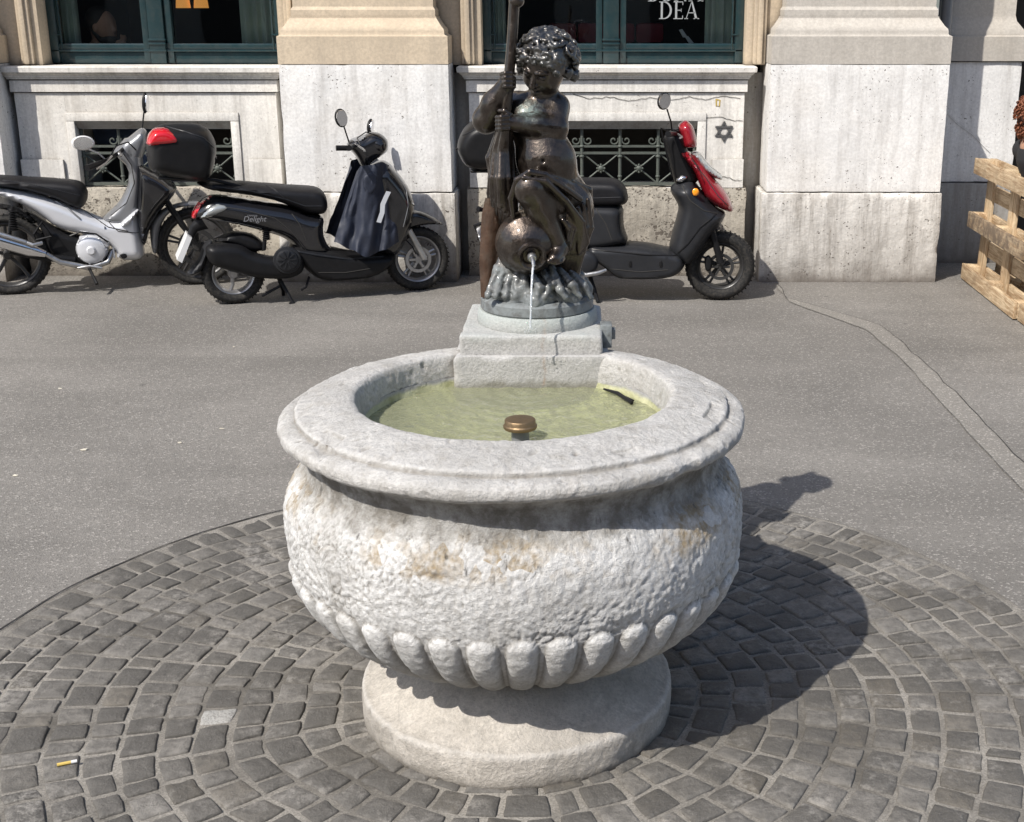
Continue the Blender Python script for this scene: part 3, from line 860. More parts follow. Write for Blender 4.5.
def rim_disp(a, r, z, q):
    d = .0035*mn.noise(q*5)+.0018*mn.noise(q*20)+.0014*mn.noise(q*60)-.004*max(0, mn.noise(q*40)-.42)*3
    if r > .5: d -= .010*max(0, mn.noise(q*11+Vector((3,0,0)))-.28)*2.2 + .004*max(0, mn.noise(q*33)-.2)
    return d
rim_prof = [(.530,.772),(.558,.775),(.574,.780),(.583,.789),(.5855,.802),(.582,.814),(.571,.821),(.558,.825),(.5415,.8265),(.5405,.8385),(.533,.8425),(.50,.851),(.455,.861),(.425,.8655),(.408,.866),(.397,.861),(.391,.848),(.386,.82),(.383,.79)]
displaced_lathe(rim_prof, 'rim', M['fstone_rim'], fo, 1000, .0032, rim_disp)
inn = displaced_lathe([(.384,.80),(.380,.775),(.372,.74),(.34,.69),(.25,.66),(.1,.655),(.001,.655)], 'basin_floor', M['algae'], fo, 200, .012, lambda a,r,z,q: .004*mn.noise(q*8))
def foot_disp(a, r, z, q):
    d = .004*mn.noise(q*6)+.0025*mn.noise(q*18)+.0012*mn.noise(q*60)
    if z < .12: d -= .008*max(0, mn.noise(q*13)-.3)*2
    return d
foot_prof = [(.402,-.01),(.408,.015),(.410,.05),(.409,.088),(.404,.098),(.393,.1005),(.385,.104),(.368,.115),(.335,.136),(.305,.16),(.275,.185),(.25,.215)]
_fy = FY; FY = FY-.06
displ = displaced_lathe(foot_prof, 'foot', M['fstone_foot'], fo, 800, .004, foot_disp)
FY = _fy
# water
def wsurf():
    mb = MB(); vs, fs = [], []; nr, ns = 70, 260
    jet = Vector((P(527,322,3.5).x, 3.44))
    for i in range(nr+1):
        for k in range(ns):
            r = .3805*i/nr; a = 2*math.pi*k/ns; x, y = FX+r*math.cos(a), FY+r*math.sin(a)
            dj = (Vector((x,y))-jet).length
            z = .775+.0022*math.exp(-dj*5)*math.sin(dj*130)+.0022*mn.noise(Vector((x,y,0))*19)+.0012*mn.noise(Vector((x,y,1))*44)
            vs.append((x,y,z))
    for i in range(nr):
        for k in range(ns): fs.append((i*ns+k, (i+1)*ns+k, (i+1)*ns+(k+1)%ns, i*ns+(k+1)%ns))
    mb.faces(vs, fs); return mb.build('basin_water', M['water'], sharp=180)
setprops(wsurf(), kind='structure')
# overflow pipe
ov = G(520,418,.80); 
th = thing('overflow_pipe', (ov.x, ov.y, .66), 'brass overflow pipe with round cap standing in the basin water', 'pipe')
c = G(520,416,.835)
MB().lathe([(.022,0),(.022,.135),(.021,.14)], (c.x,c.y,.665), seg=28).build('pipe_stem', M['gunmetal'], th)
MB().lathe([(.001,-.002),(.030,-.002),(.040,.001),(.0415,.004),(.0415,.009),(.039,.011),(.038,.013),(.038,.021),(.036,.024),(.020,.0255),(.001,.0255)], (c.x,c.y,.803), seg=36).build('pipe_cap', M['brass'], th)
# black twig-like bit of plastic by the right wall
mb = MB(); a, b = G(604,389,.782), G(632,403,.782)
mb.tube([a, a.lerp(b,.5)+Vector((0,.004,.006)), b], [.003,.006,.005], 8)
mb.tube([a.lerp(b,.45)+Vector((.0,.012,.002)), b+Vector((.004,.012,.003))], [.004,.003], 8)
setprops(mb.build('plastic_scrap', M['black_plastic']), 'black plastic scrap floating by the right inner wall of the basin', 'scrap')
# plinth block
pl = thing('statue_plinth', (-.167, 3.68, .72), 'stepped pale stone block on the back of the basin rim carrying the bronze statue', 'plinth')
bm = stone_box(-.378, .050, 3.468, 3.90, .735, .863, .007, .0028, .003, .010, 3)
sbuild(bm, 'lower_block', M['plinth'], pl)
bm = stone_box(-.362, .034, 3.486, 3.89, .855, .919, .007, .0028, .007, .014, 5)
for v in bm.verts:                                  # weathered slope up to the round seat
    t = 0; v.co.y += t*.06*max(0, (3.68-v.co.y)/.2) if v.co.y < 3.68 else 0
    v.co.x += (-.164-v.co.x)*t*.10
sbuild(bm, 'upper_block', M['plinth'], pl)
SX, SY, SZ = P(537,300,3.68).x, 3.68, .958
MB().lathe([(.001,0),(.172,0),(.174,.004),(.171,.034),(.166,.0405),(.001,.041)], (SX,SY,SZ-.0415), seg=96).build('round_seat', M['plinth'], pl)
mb = MB(); mb.bx(.028,.062,3.56,3.62,.864,.930,.004); mb.bx(.045,.072,3.575,3.605,.885,.915,.003)
mb.build('copper_bracket', M['bronze_rock'], pl)
# ================================================================== STATUE
def S(px, py, dy=0.): return P(px, py, SY+dy)
U = 1/346.
st = thing('putto_statue', (SX, SY, SZ), 'dark bronze statue of a curly haired child with an oar sitting over a water jar', 'statue')
b = SDF()
# torso
b.ell(S(534,119,-.005), (24*U,.055,23*U), k=.02)
b.cap(S(533,118,-.01), S(545,158,-.035), 22*U, 26*U, .03)
b.ell(S(549,163,-.05), (25*U,.055,24*U), k=.025)
b.cap(S(545,160,-.02), S(560,196,.0), 25*U, 25*U, .03)
b.ell(S(568,203,.02), (20*U,.075,25*U), k=.03)
b.ell(S(525,117,-.045), (12*U,.025,9*U), k=.02); b.ell(S(548,117,-.042), (12*U,.025,9*U), k=.02)
b.ell(S(543,161,-.112), (1.5*U,.008,1.5*U), k=.006, sub=True)           # navel
b.chain([S(540,112,-.078), S(541,128,-.085)], [.6*U,.6*U], .01, True)
# neck and head: turned to the child's right and bowed
b.cap(S(541,107,-.005), S(545,84,-.02), 13*U, 12*U, .02)
hd = Vector((-.52,-.76,-.58)).normalized(); Rh = rotm(hd, (.18,-.1,1)); hc = Vector(S(546,64,-.03))
rx, hyv, uz = Vector(Rh[:,0]), Vector(Rh[:,1]), Vector(Rh[:,2])
def hp(a, f, u): return hc+rx*a*U+hyv*f*U+uz*u*U            # a: face's right->left, f: forward, u: up
b.ell(hp(0,-2,3), (22*U,25*U,23*U), Rh, k=.015)
b.ell(hp(0,8,-9), (17*U,15*U,17*U), Rh, k=.016)
b.ell(hp(-9,13,-9), (8.5*U,8*U,8*U), Rh, k=.012); b.ell(hp(9,13,-9), (8.5*U,8*U,8*U), Rh, k=.012)
b.ell(hp(0,19,-20), (6*U,5.5*U,4.5*U), Rh, k=.010)                        # chin
b.cap(hp(0,22.5,2), hp(0,28,-6), 1.9*U, 3.1*U, .005)                      # nose
b.ell(hp(-2.6,24,-7), (2*U,2*U,1.8*U), Rh, k=.004); b.ell(hp(2.6,24,-7), (2*U,2*U,1.8*U), Rh, k=.004)
for sx in (-1, 1):
    b.ell(hp(sx*8,22.5,1.5), (5.4*U,3.8*U,3.2*U), Rh, k=.006, sub=True)
    b.ell(hp(sx*8,20.3,1.2), (3.8*U,3*U,2.3*U), Rh, k=.003)
    b.chain([hp(sx*3,23.4,6), hp(sx*8,23,7.5), hp(sx*13,19,6)], [1.2*U,1.5*U,1*U], .006)
    b.ell(hp(sx*20,-2,-3), (3*U,4*U,6*U), Rh, k=.006)
b.chain([hp(-5,21.6,-14), hp(0,23.2,-13.2), hp(5,21.6,-14)], [.6*U,.9*U,.6*U], .003, True)
b.chain([hp(-4.5,22.4,-12), hp(0,25,-11.4), hp(4.5,22.4,-12)], [1.1*U,1.8*U,1.1*U], .003)
b.chain([hp(-3.5,22,-16), hp(0,24,-16.2), hp(3.5,22,-16)], [1.1*U,2*U,1.1*U], .003)
# child's right arm (photo left): elbow out, hand up on the oar
sh_r, el_r, ha_r = S(517,106,.02), S(486,120,-.015), S(507,84,-.06)
b.cap(S(522,108,.0), sh_r, 13*U, 13*U, .025)
b.cap(sh_r, el_r, 12*U, 12*U, .02); b.chain([el_r, Vector(el_r).lerp(Vector(ha_r), .45), ha_r], [12.5*U, 12.5*U, 8.2*U], .014)
# child's left arm: shoulder, elbow at the side, forearm across the chest
sh_l, el_l, ha_l = S(556,107,-.01), S(556,128,-.055), S(507,122,-.10)
b.cap(S(546,107,-.0), sh_l, 13*U, 12.5*U, .022)
b.cap(sh_l, el_l, 12*U, 11.5*U, .016); b.chain([el_l, Vector(el_l).lerp(Vector(ha_l), .4), ha_l], [11*U, 11*U, 7*U], .010)
b.ell(Vector(ha_l)+Vector((-.006,-.002,0)), (8*U,.020,7.5*U), k=.008)
b.ell(Vector(ha_r)+Vector((.002,-.002,.004)), (7.5*U,.020,8*U), k=.008)
# legs
hipl, kn, an = S(570,205,-.02), S(531,190,-.14), S(559,246,-.115)
b.chain([hipl, Vector(hipl).lerp(Vector(kn), .5), kn], [22*U, 19*U, 14.5*U], .02)
b.chain([kn, Vector(kn).lerp(Vector(an), .35)+Vector((0,.012,0)), an], [15*U, 14*U, 8*U], .016)
b.ell(S(530,188,-.155), (13*U,.034,14*U), k=.012)
b.cap(S(562,248,-.10), S(554,259,-.155), 8*U, 6.2*U, .012)                # foot
for i, (x, y, dd) in enumerate(((549,261,-.168),(552.5,262.5,-.168),(556,263,-.165),(559,262.5,-.160),(561.5,261.5,-.155))):
    b.cap(S(x+1.5, y-3, dd+.02), S(x, y, dd), 2.5*U, (2.5 if i == 0 else 1.9)*U, .004)
b.chain([S(538,212,.02), S(530,225,-.05), S(522,262,.03)], [21*U, 15*U, 9*U], .02)  # other leg tucked behind the jar
b.cap(S(522,262,.03), S(508,272,-.05), 8*U, 6*U, .012)
b.build(.0028, 'body', M['bronze'], st)
# fingers: each its own short chain closing round the oar
hands = SDF()
for i in range(4):
    z0 = (3-i)*4.3
    a = Vector(ha_r)+Vector((.010,-.020,.030-.0115*i)); 
    hands.chain([Vector(ha_r)+Vector((-.014,-.008,.026-.0115*i)), a+Vector((-.012,-.006,0)), a+Vector((.004,.0,-.001)), a+Vector((.011,.017,-.003))], [.0062,.0060,.0055,.0045], .003)
hands.chain([Vector(ha_r)+Vector((-.012,.012,-.010)), Vector(ha_r)+Vector((.004,.020,.006)), Vector(ha_r)+Vector((.016,.012,.016))], [.0075,.0065,.0055], .003)
hands.build(.0022, 'fingers', M['bronze'], st); hands = SDF()
for i in range(4):
    a = Vector(ha_l)
    hands.chain([a+Vector((.004,-.016,.016-.0105*i)), a+Vector((-.014,-.024,.015-.0105*i)), a+Vector((-.026,-.010,.013-.0105*i)), a+Vector((-.022,.006,.012-.010*i))], [.0068,.0062,.0056,.0048], .003)
hands.chain([a+Vector((.008,-.004,.020)), a+Vector((-.006,-.010,.030)), a+Vector((-.020,-.004,.030))], [.0075,.0065,.0052], .003)
hands.build(.0022, 'fingers', M['bronze'], st)
# hair: cap of curls
hr = SDF(); rnd = random.Random(11)
hr.ell(hp(0,-5,8), (25*U,24*U,21*U), Rh, k=.01)
hr.ell(hp(0,-10,0), (25*U,19*U,21*U), Rh, k=.01)
for i in range(95):
    th_ = rnd.uniform(0, 2*math.pi); u = rnd.uniform(-.35, 1.)
    f_ = math.cos(th_)*math.sqrt(max(0,1-u*u)); a_ = math.sin(th_)*math.sqrt(max(0,1-u*u))
    if f_ > .35 and u < .50-.16*abs(a_): continue
    if f_ > 0 and u < .12: continue
    c_ = hp(a_*27.5, -4+f_*25.5, 6+u*22)
    nrm = (c_-hc).normalized(); t1 = nrm.cross(Vector((rnd.uniform(-1,1), rnd.uniform(-1,1), rnd.uniform(-1,1)))).normalized(); t2 = nrm.cross(t1)
    R0 = rnd.uniform(4.8, 8.0)*U; pts = []
    for j in range(13):
        g_ = j*.55; q = R0*(1-.06*j)
        pts.append(c_+t1*q*math.cos(g_)+t2*q*math.sin(g_)+nrm*(j*.22*U))
    hr.chain(pts, [1.5*U+.05*U*j for j in range(13)], .0012)
for (a_, f_, u_, r_) in ((24,4,-8,6.5),(27,-2,-14,7.5),(25,-8,-22,7),(-24,2,-2,5.5),(-26,-5,-9,6.0),(22,9,2,5),(-21,10,7,5)):
    c_ = hp(a_, f_, u_); nrm = (c_-hc).normalized(); t1 = nrm.cross(Vector((.3,.2,1))).normalized(); t2 = nrm.cross(t1)
    hr.ell(c_, (r_*U,)*3, k=.005)
    for q0 in range(3):
        pts = [c_+(t1*math.cos(j*.8+q0*2)+t2*math.sin(j*.8+q0*2))*r_*.85*U*(1-.08*j)+nrm*(r_*.45*U) for j in range(8)]
        hr.chain(pts, 1.35*U, .002)
# broad leaf-like locks over the brow
for q_, (a_, u_) in enumerate(((-16,13),(-9,16.5),(-2,18),(5,17.5),(12,15),(-21,7),(19,10),(-12,22),(-3,25),(7,24),(15,20))):
    c_ = hp(a_, 19-abs(a_)*.25-max(0,u_-18)*.9, u_); t1 = (rx*math.cos(q_*1.3)+uz*math.sin(q_*1.3)).normalized(); t2 = hyv.cross(t1)
    hr.ell(c_, (3.4*U,)*3, k=.006)
    hr.chain([c_+(t1*math.cos(j*.75)+t2*math.sin(j*.75))*(4.6-.42*j)*U+hyv*(1.2+.35*j)*U for j in range(9)], [1.5*U]*9, .0018)
hr.build(.0025, 'hair', M['bronze_hair'], st)
# drapery
dr = SDF()
def fold(pts, r, k=.006, o=0.): dr.chain([S(p[0], p[1], p[2]+o) for p in pts], [x*U for x in r], k)
# cloth hanging from the hands down the left side
for (dx, dd, w) in ((-10,-.015,2.6),(-7,-.04,2.8),(-3.5,-.05,2.6),(0,-.07,3.2),(3.5,-.068,2.6),(7,-.06,3),(10,-.04,2.6),(13,-.025,2.6)):
    fold([(505+dx*.35,126,-.085+dd*.3), (501+dx*.8,150,-.05+dd*.6), (500+dx+1.5*math.sin(dx),178,-.045+dd), (501+dx*1.15,205+1.2*dx,-.04+dd*.8), (500+dx*1.0,228+1.6*dx,-.03)], [2.6, w, w*1.15, w*1.1, 1.4], .0035)
fold([(498,132,-.03),(491,158,-.02),(493,186,-.01)], [3,5,3.5])
dr.ell(S(503,178,-.01), (11*U,.03,46*U), k=.01)
# hood of cloth over the knee and across the lap to the hip
fold([(514,222,-.10),(511,198,-.12),(517,180,-.14),(530,172,-.155),(545,175,-.14),(562,186,-.12),(580,199,-.08)], [2.2,2.8,3,3.2,3.2,3.4,3], .004, o=-.02)
for j in range(9):
    t = j/8
    fold([(519+14*t+4,178-2*t+7*t*t,-.145+.02*t), (546+8*t,181+9*t,-.135+.02*t), (566+5*t,200+13*t,-.11+.03*t), (583-t*5,222+13*t,-.075+.02*t), (588-9*t,243+10*t,-.04)], [1.9,2.3,2.4,2.3,1.6], .003, o=-.035)
fold([(548,176,-.12),(570,181,-.06),(588,190,.0),(590,215,.02)], [3,3.5,4,4])
for j in range(6):
    x = 590-j*6
    fold([(588-j*5,200+4*j,-.06-.008*j),(591-j*4.5,228,-.06-.006*j),(583-j*3.8,252,-.045),(577-j*3,272,-.03),(574-j*3,284,-.03)], [2.4,2.8,2.6,2.8,2.4], .004, o=-.02)
dr.cap(S(572,205,.04), S(566,270,.05), 19*U, 13*U, .02)
dr.cap(S(560,205,.05), S(552,280,.05), 24*U, 22*U, .02)
dr.build(.0026, 'drapery', M['bronze'], st)
# jar with mouthpiece
jr = MB()
ja = (Vector(S(534,262,-.20))-Vector(S(525,234,-.03))).normalized()
jc = Vector(S(527,242,-.085))
jr.lathe([(.001,-.095),(.03,-.09),(.058,-.07),(.080,-.038),(.090,.0),(.088,.022),(.0885,.026),(.084,.030),(.075,.050),(.058,.068),(.046,.076),(.038,.080),(.036,.087),(.040,.090),(.040,.096),(.034,.099),(.028,.094),(.022,.085),(.001,.083)], jc, ja, 56)
jar = jr.build('water_jar', M['bronze'], st, sharp=35)
sp_ = jc+ja*.096
MB().lathe([(.001,-.01),(.012,-.01),(.013,.006),(.010,.012),(.001,.012)], sp_, ja, 24).tube([sp_, sp_+ja*.022, sp_+ja*.032+Vector((0,-.002,-.008))], [.006,.006,.005], 12).build('spout', M['alu'], jar)
# rocky base
rk = SDF(); rnd = random.Random(4)
for i in range(62):
    a = rnd.uniform(0, 2*math.pi); r_ = rnd.uniform(.05,.135); hgt = max(.0, (.15-r_)*rnd.uniform(.25,1.15))
    c_ = Vector((SX+r_*math.cos(a), SY+r_*math.sin(a), SZ+.035+hgt*.6))
    rk.ell(c_, (rnd.uniform(.018,.042), rnd.uniform(.018,.042), rnd.uniform(.012,.045)), rotm((rnd.uniform(-1,1), rnd.uniform(-1,1), rnd.uniform(-.6,.6))), k=.008)
rk.ell(S(512,262,-.0), (16*U,.07,26*U), k=.02); rk.ell(S(505,285,-.02), (18*U,.08,16*U), k=.02); rk.ell(S(560,285,-.01), (26*U,.09,14*U), k=.02)
for (x0_, x1_) in ((497,488),(503,496),(510,506),(517,516),(524,526)):
    rk.chain([S(513+(x0_-510)*.5,246,-.06), S(x0_,270,-.09), S(x1_,296,-.125)], [3*U,4*U,3.4*U], .007)
for (pp) in (((543,272,-.10),(552,284,-.13),(545,297,-.145)),((560,270,-.09),(572,285,-.12),(580,297,-.12)),((533,276,-.12),(540,288,-.14),(536,298,-.15)),((552,268,-.1),(560,290,-.135),(566,298,-.14)),((570,270,-.05),(584,286,-.07),(590,297,-.07))):
    rk.chain([S(*q) for q in pp], [3.4*U,4.2*U,2.6*U], .006)
rk.build(.003, 'rock_base', M['bronze_rock'], st, disp=lambda g: .0022*np.sin(g[...,0]*190+3*np.sin(g[...,2]*80))*np.sin(g[...,1]*170)*np.sin(g[...,2]*150+2*np.sin(g[...,0]*60)))
mb = MB(); mb.lathe([(.001,0),(.160,0),(.163,.004),(.162,.028),(.157,.034),(.15,.038),(.001,.040)], (SX,SY,SZ), seg=72)
mb.build('base_disc', M['bronze_rock'], st, sharp=35)
# oar: pole with knob, broad blade
oa = MB()
oa.tube([S(516,-22,-.045), S(514.5,0,-.045), S(512,40,-.05), S(508.5,84,-.06), S(505,122,-.065), S(497,165,-.035), S(492,200,-.04)], [.0155,.0145,.014,.0145,.0145,.014,.014], 18)
oa.ball(S(516.5,1,-.045), (.021,.021,.018)); oa.ball(S(517,-6,-.045), (.012,.012,.024))
oa_o = oa.build('oar_pole', M['bronze'], st)
bl = MB()
sec = [(493,198,7.5),(491,215,9),(490,240,9.5),(488.5,265,9),(488,285,7.5),(487.5,297,6.5)]
vs = []
for (x, y, w) in sec:
    c_ = Vector(S(x,y,-.045)); w*=U
    for (ax_, ay_) in ((-1,0),(-.6,-.55),(0,-.8),(.6,-.55),(1,0),(.6,.55),(0,.8),(-.6,.55)): vs.append(c_+Vector((ax_*w, ay_*.018, 0)))
fs = [(i*8+k, i*8+(k+1)%8, (i+1)*8+(k+1)%8, (i+1)*8+k) for i in range(len(sec)-1) for k in range(8)]+[tuple(range(8)), tuple(range(40,48))]
bl.faces(vs, fs); bl.build('oar_blade', M['bronze_oar'], st, sharp=50)
# water jet: falls from the spout onto the plinth and runs into the basin
j0 = sp_+ja*.032+Vector((0,-.002,-.008)); mb = MB(); pts = []; rad = []
for i in range(26):
    t = i/25*.20; z = j0.z-4.9*t*t-.1*t
    q = j0; pts.append(Vector((q.x-.045*t+.0012*mn.noise(Vector((i*.9,0,0))), j0.y-.42*t, z))); rad.append(.0034*(1-.3*i/25)*(1+.45*mn.noise(Vector((i*.8,3,0)))))
    if z < .955: break
mb.tube(pts, rad, 10)
lastp = pts[-1]
rnd = random.Random(3)
for i in range(16): mb.ball(lastp+Vector((rnd.uniform(-.016,.016), rnd.uniform(-.016,.010), rnd.uniform(-.002,.03)*abs(rnd.uniform(0,1)))), rnd.uniform(.0008,.0019), nu=8, nv=6)
setprops(mb.build('water_jet', M['jet'], sharp=180), 'thin stream of water falling from the spout of the bronze jar', 'water jet')
# ================================================================== BUILDING
bd = thing('stone_building', (0, 8.9, 0), 'pale limestone building front with green windows, pilasters and barred basement windows', 'building')
YP, YU = 8.53, 8.56            # pier lower and upper face
YW = 8.76                      # panel face
YB = 8.93                      # back wall in the recesses
YR = 9.20                      # deep recess at right
z_sill = P(600, 66, YW).z; z_mid = P(850, 193, YP).z; z_pl = P(850, 64.5, YU).z
zl_mid = P(400, 189, YP).z
def pier(x0l, x1l, x0u, x1u, mat_top, ztop=4.3, sd=1, zm=None, yl=YP, yu=YU, depth=.55):
    zm = zm or z_mid
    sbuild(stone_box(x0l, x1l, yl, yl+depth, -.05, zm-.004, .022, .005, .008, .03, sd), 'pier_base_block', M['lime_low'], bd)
    sbuild(stone_box(x0u, x1u, yu, yu+depth, zm+.002, z_pl, .03, .0025, .005, .009, sd+2), 'pier_block', M['lime'], bd)
    mb = MB(); a = z_pl+.002
    w = .0
    zs = [(a,-.0),(a+.17,-.0),(a+.178,-.018),(a+.186,-.022),(a+.20,-.022),(a+.215,-.026),(a+.235,-.045),(a+.28,-.075),(a+.29,-.075),(a+.29,-.082),(a+.33,-.082),(a+.35,-.095),(ztop,-.095)]
    mb.rects(x0u+.0, x1u-.0, yu+.0, yu+depth, zs, cap=True)
    mb.build('pilaster_base', mat_top, bd, sharp=30)
xs = lambda px, y, Y: P(px, y, Y).x
# pier between the windows (left of the statue), pier right of the second window, far left one
pier(xs(278,230,YP), xs(456,230,YP), xs(282,120,YU), xs(450,120,YU), M['sand'], sd=1)
pier(xs(760,240,YP), xs(939,240,YP), xs(769,120,YU), xs(946,120,YU), M['sand_grey'], sd=4)
pier(xs(-190,240,YP), xs(1,240,YP), xs(-190,120,YU), xs(-2,120,YU), M['sand'], sd=7)
# recessed pier at far right
XR0, XR1 = xs(925,240,YR), xs(1020,100,YR)
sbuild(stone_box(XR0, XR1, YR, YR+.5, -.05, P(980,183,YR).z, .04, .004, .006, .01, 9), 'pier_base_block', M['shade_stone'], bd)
sbuild(stone_box(XR0, XR1, YR+.02, YR+.5, P(980,183,YR).z+.006, z_pl-.01, .04, .003, .005, .006, 10), 'pier_block', M['lime'], bd)
mb = MB(); a = z_pl-.006
mb.rects(XR0, XR1+.02, YR+.0, YR+.5, [(a,0),(a+.16,0),(a+.17,-.02),(a+.2,-.025),(a+.26,-.07),(a+.3,-.08),(4.3,-.08)]); mb.build('pilaster_base', M['sand_grey'], bd, sharp=30)
# dark doorway right of it and plain wall beyond
mb = MB(); mb.bx(XR1+.02, XR1+1.5, YR+.46, YR+.5, 0, 4.3); mb.build('doorway', M['dark'], bd)
sbuild(stone_box(XR1+1.3, XR1+4.5, YR-.1, YR+.5, -.05, 4.3, .12, .004, .006, .01, 12), 'wall', M['lime_panel'], bd)
# wall behind far left
sbuild(stone_box(-9.0, xs(-188,240,YP)-.01, YW, YB+.3, -.05, 4.3, .12, .004, .006, .01, 13), 'wall', M['lime_panel'], bd)
# drainpipe behind right pier
mb = MB(); dx = xs(952,20,YR-.25); mb.tube([(dx, YR-.1, z_pl+.05), (dx, YR-.1, 4.3)], .04, 14); mb.build('drainpipe', M['gunmetal'], bd)
# upper wall
mb = MB(); mb.bx(-9, XR1+4.5, YB-.1, YB+.4, 4.302, 5.6); 
mb.mould([(YB-.1,4.35),(YB-.55,4.40),(YB-.6,4.5),(YB-.5,4.55),(YB-.1,4.62)], -9, XR1+4.5)
mb.build('upper_wall', M['sand'], bd, sharp=30)
def bay(xL, xR, wx0, wx1, ox0, ox1, oz0, oz1, muls, mat, sd, base_top):
    """dado panel with a basement window; above it the big window. xL..xR panel face"""
    # background recess wall, with the basement opening and the window opening left free
    mb = MB()
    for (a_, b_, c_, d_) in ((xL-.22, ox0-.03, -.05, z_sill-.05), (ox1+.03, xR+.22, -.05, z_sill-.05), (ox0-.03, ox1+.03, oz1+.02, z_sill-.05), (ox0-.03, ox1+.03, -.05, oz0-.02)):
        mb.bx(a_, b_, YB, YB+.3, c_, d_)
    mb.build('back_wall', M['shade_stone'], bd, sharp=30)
    zt = z_sill-.065; zlo = base_top
    # base course
    sbuild(stone_box(xL-.03, xR+.03, YW-.02, YB-.002, -.05, zlo, .025, .008, .006, .014, sd), 'base_course', M['lime_rough'], bd)
    # panel made of four slabs round the opening, frame standing proud
    for i, (a_, b_, c_, d_) in enumerate(((xL, ox0-.05, zlo+.003, zt-.105), (ox1+.05, xR, zlo+.003, zt-.105), (ox0-.05, ox1+.05, oz1+.05, zt-.105))):
        if b_-a_ > .02 and d_-c_ > .02:
            sbuild(stone_box(a_, b_, YW, YB-.004, c_, d_, .04, .0015, .0002, .0, sd), 'panel_slab', mat, bd)
    # lower offset band of the panel on both sides
    zb = P(720,159,YW).z
    for (a_, b_) in ((xL-.008, ox0-.10), (ox1+.10, xR+.008)):
        if b_-a_ > .02: sbuild(stone_box(a_, b_, YW-.022, YW+.05, zlo+.002, zb, .04, .002, .004, .006, sd+5), 'panel_step', mat, bd)
    # frame of the basement window
    mb = MB(); f = .055
    mb.bx(ox0-f, ox1+f, YW-.012, YB-.03, oz1, oz1+f, .004); mb.bx(ox0-f, ox0, YW-.012, YB-.03, zlo+.004, oz1-.001, .004); mb.bx(ox1, ox1+f, YW-.012, YB-.03, zlo+.004, oz1-.001, .004)
    mb.build('basement_window_surround', mat, bd, sharp=30)
    # sloping soffit visible over the opening and dark cellar
    mb = MB(); mb.bx(ox0-.03, ox1+.03, YB+.30, YB+.32, oz0-.02, oz1+.02); mb.build('cellar_back', M['dark'], bd)
    mb = MB(); mb.bx(ox0+.001, ox1-.001, YW+.035, YW+.055, oz1-.055, oz1-.001, .002); mb.faces([(ox0,YW-.01,oz1-.0015),(ox1,YW-.01,oz1-.0015),(ox1,YW+.034,oz1-.05),(ox0,YW+.034,oz1-.05)], [(0,1,2,3)]); mb.build('basement_lintel', M['shade_stone'], bd, sharp=30)
    mb = MB(); mb.bx(ox0-.0, ox1+.0, YW+.01, YB+.2, oz0-.03, oz0-.002, .003); mb.build('basement_sill', M['lime_panel'], bd)
    # cornice: sill slab, mouldings and fascia
    s0, s1 = xL-.095, xR+.095
    mb = MB()
    def prof(yo, e): return None
    mb.rects(xL, xR, YW, YB-.003, [(zt-.10,0.0),(zt-.098,.016),(zt-.026,.016),(zt-.025,.006),(zt-.018,.006),(zt-.017,.026),(zt-.006,.028),(zt-.005,.034),(zt+.006,.036),(zt+.018,.052),(zt+.027,.056),(zt+.028,.068),(zt+.058,.070),(zt+.065,.062)])
    mb.build('sill_cornice', mat, bd, sharp=25)
    # iron grille
    gy = YW+.065; gi = MB(); r_ = .008
    gz0, gz1 = oz0+.01, oz1-.03
    zm_ = gz0+(gz1-gz0)*.63
    gi.bx(ox0, ox1, gy-.01, gy+.01, gz0, gz0+.02); gi.bx(ox0, ox1, gy-.008, gy+.012, zm_, zm_+.014); gi.bx(ox0, ox1, gy-.008, gy+.012, zm_-.045, zm_-.03)
    n = max(2, round((ox1-ox0)/.27)); st_ = (ox1-ox0)/n
    for i in range(n+1):
        x = ox0+st_*i; x = min(max(x, ox0+.012), ox1-.012)
        gi.tube([(x,gy,gz0),(x,gy,gz1)], .011, 8); gi.ball((x,gy,zm_-.06), (.018,.018,.012)); gi.ball((x,gy,zm_+.007), (.018,.018,.012))
        gi.ball((x,gy,gz0+.06), (.016,.016,.010))
        for sgn in (-1, 1):                       # scrolls
            pts = []
            for j in range(15):
                a_ = j*.48; q = .032*(1-j*.055)
                pts.append((x+sgn*(.042+q*math.cos(a_+2.6)), gy, zm_+.045+q*math.sin(a_+2.6)))
            if ox0 < x+sgn*.06 < ox1: gi.tube(pts, .0055, 6)
    for i in range(n):
        x0_, x1_ = ox0+st_*i+.012, ox0+st_*(i+1)-.012; a0, a1 = gz0+.02, zm_-.045; xm, am = (x0_+x1_)/2, (a0+a1)/2
        gi.tube([(x0_,gy,a0),(x1_,gy,a1)], .006, 6); gi.tube([(x0_,gy+.008,a1),(x1_,gy+.008,a0)], .006, 6)
        gi.lathe([(.001,-.02),(.014,-.018),(.02,-.012),(.02,0),(.001,.0)], (xm,gy,am), (0,1,0), 12)
        for j in range(8):
            a_ = j*math.pi/4; gi.ball((xm+.024*math.cos(a_), gy-.008, am+.024*math.sin(a_)), .008, nu=8, nv=6)
    gi.build('iron_grille', M['iron'], bd, sharp=40)
    # stone jambs of the big window
    zw0, zw1 = z_sill+.003, 3.85
    YJ, YG = YB-.10, YB+.10
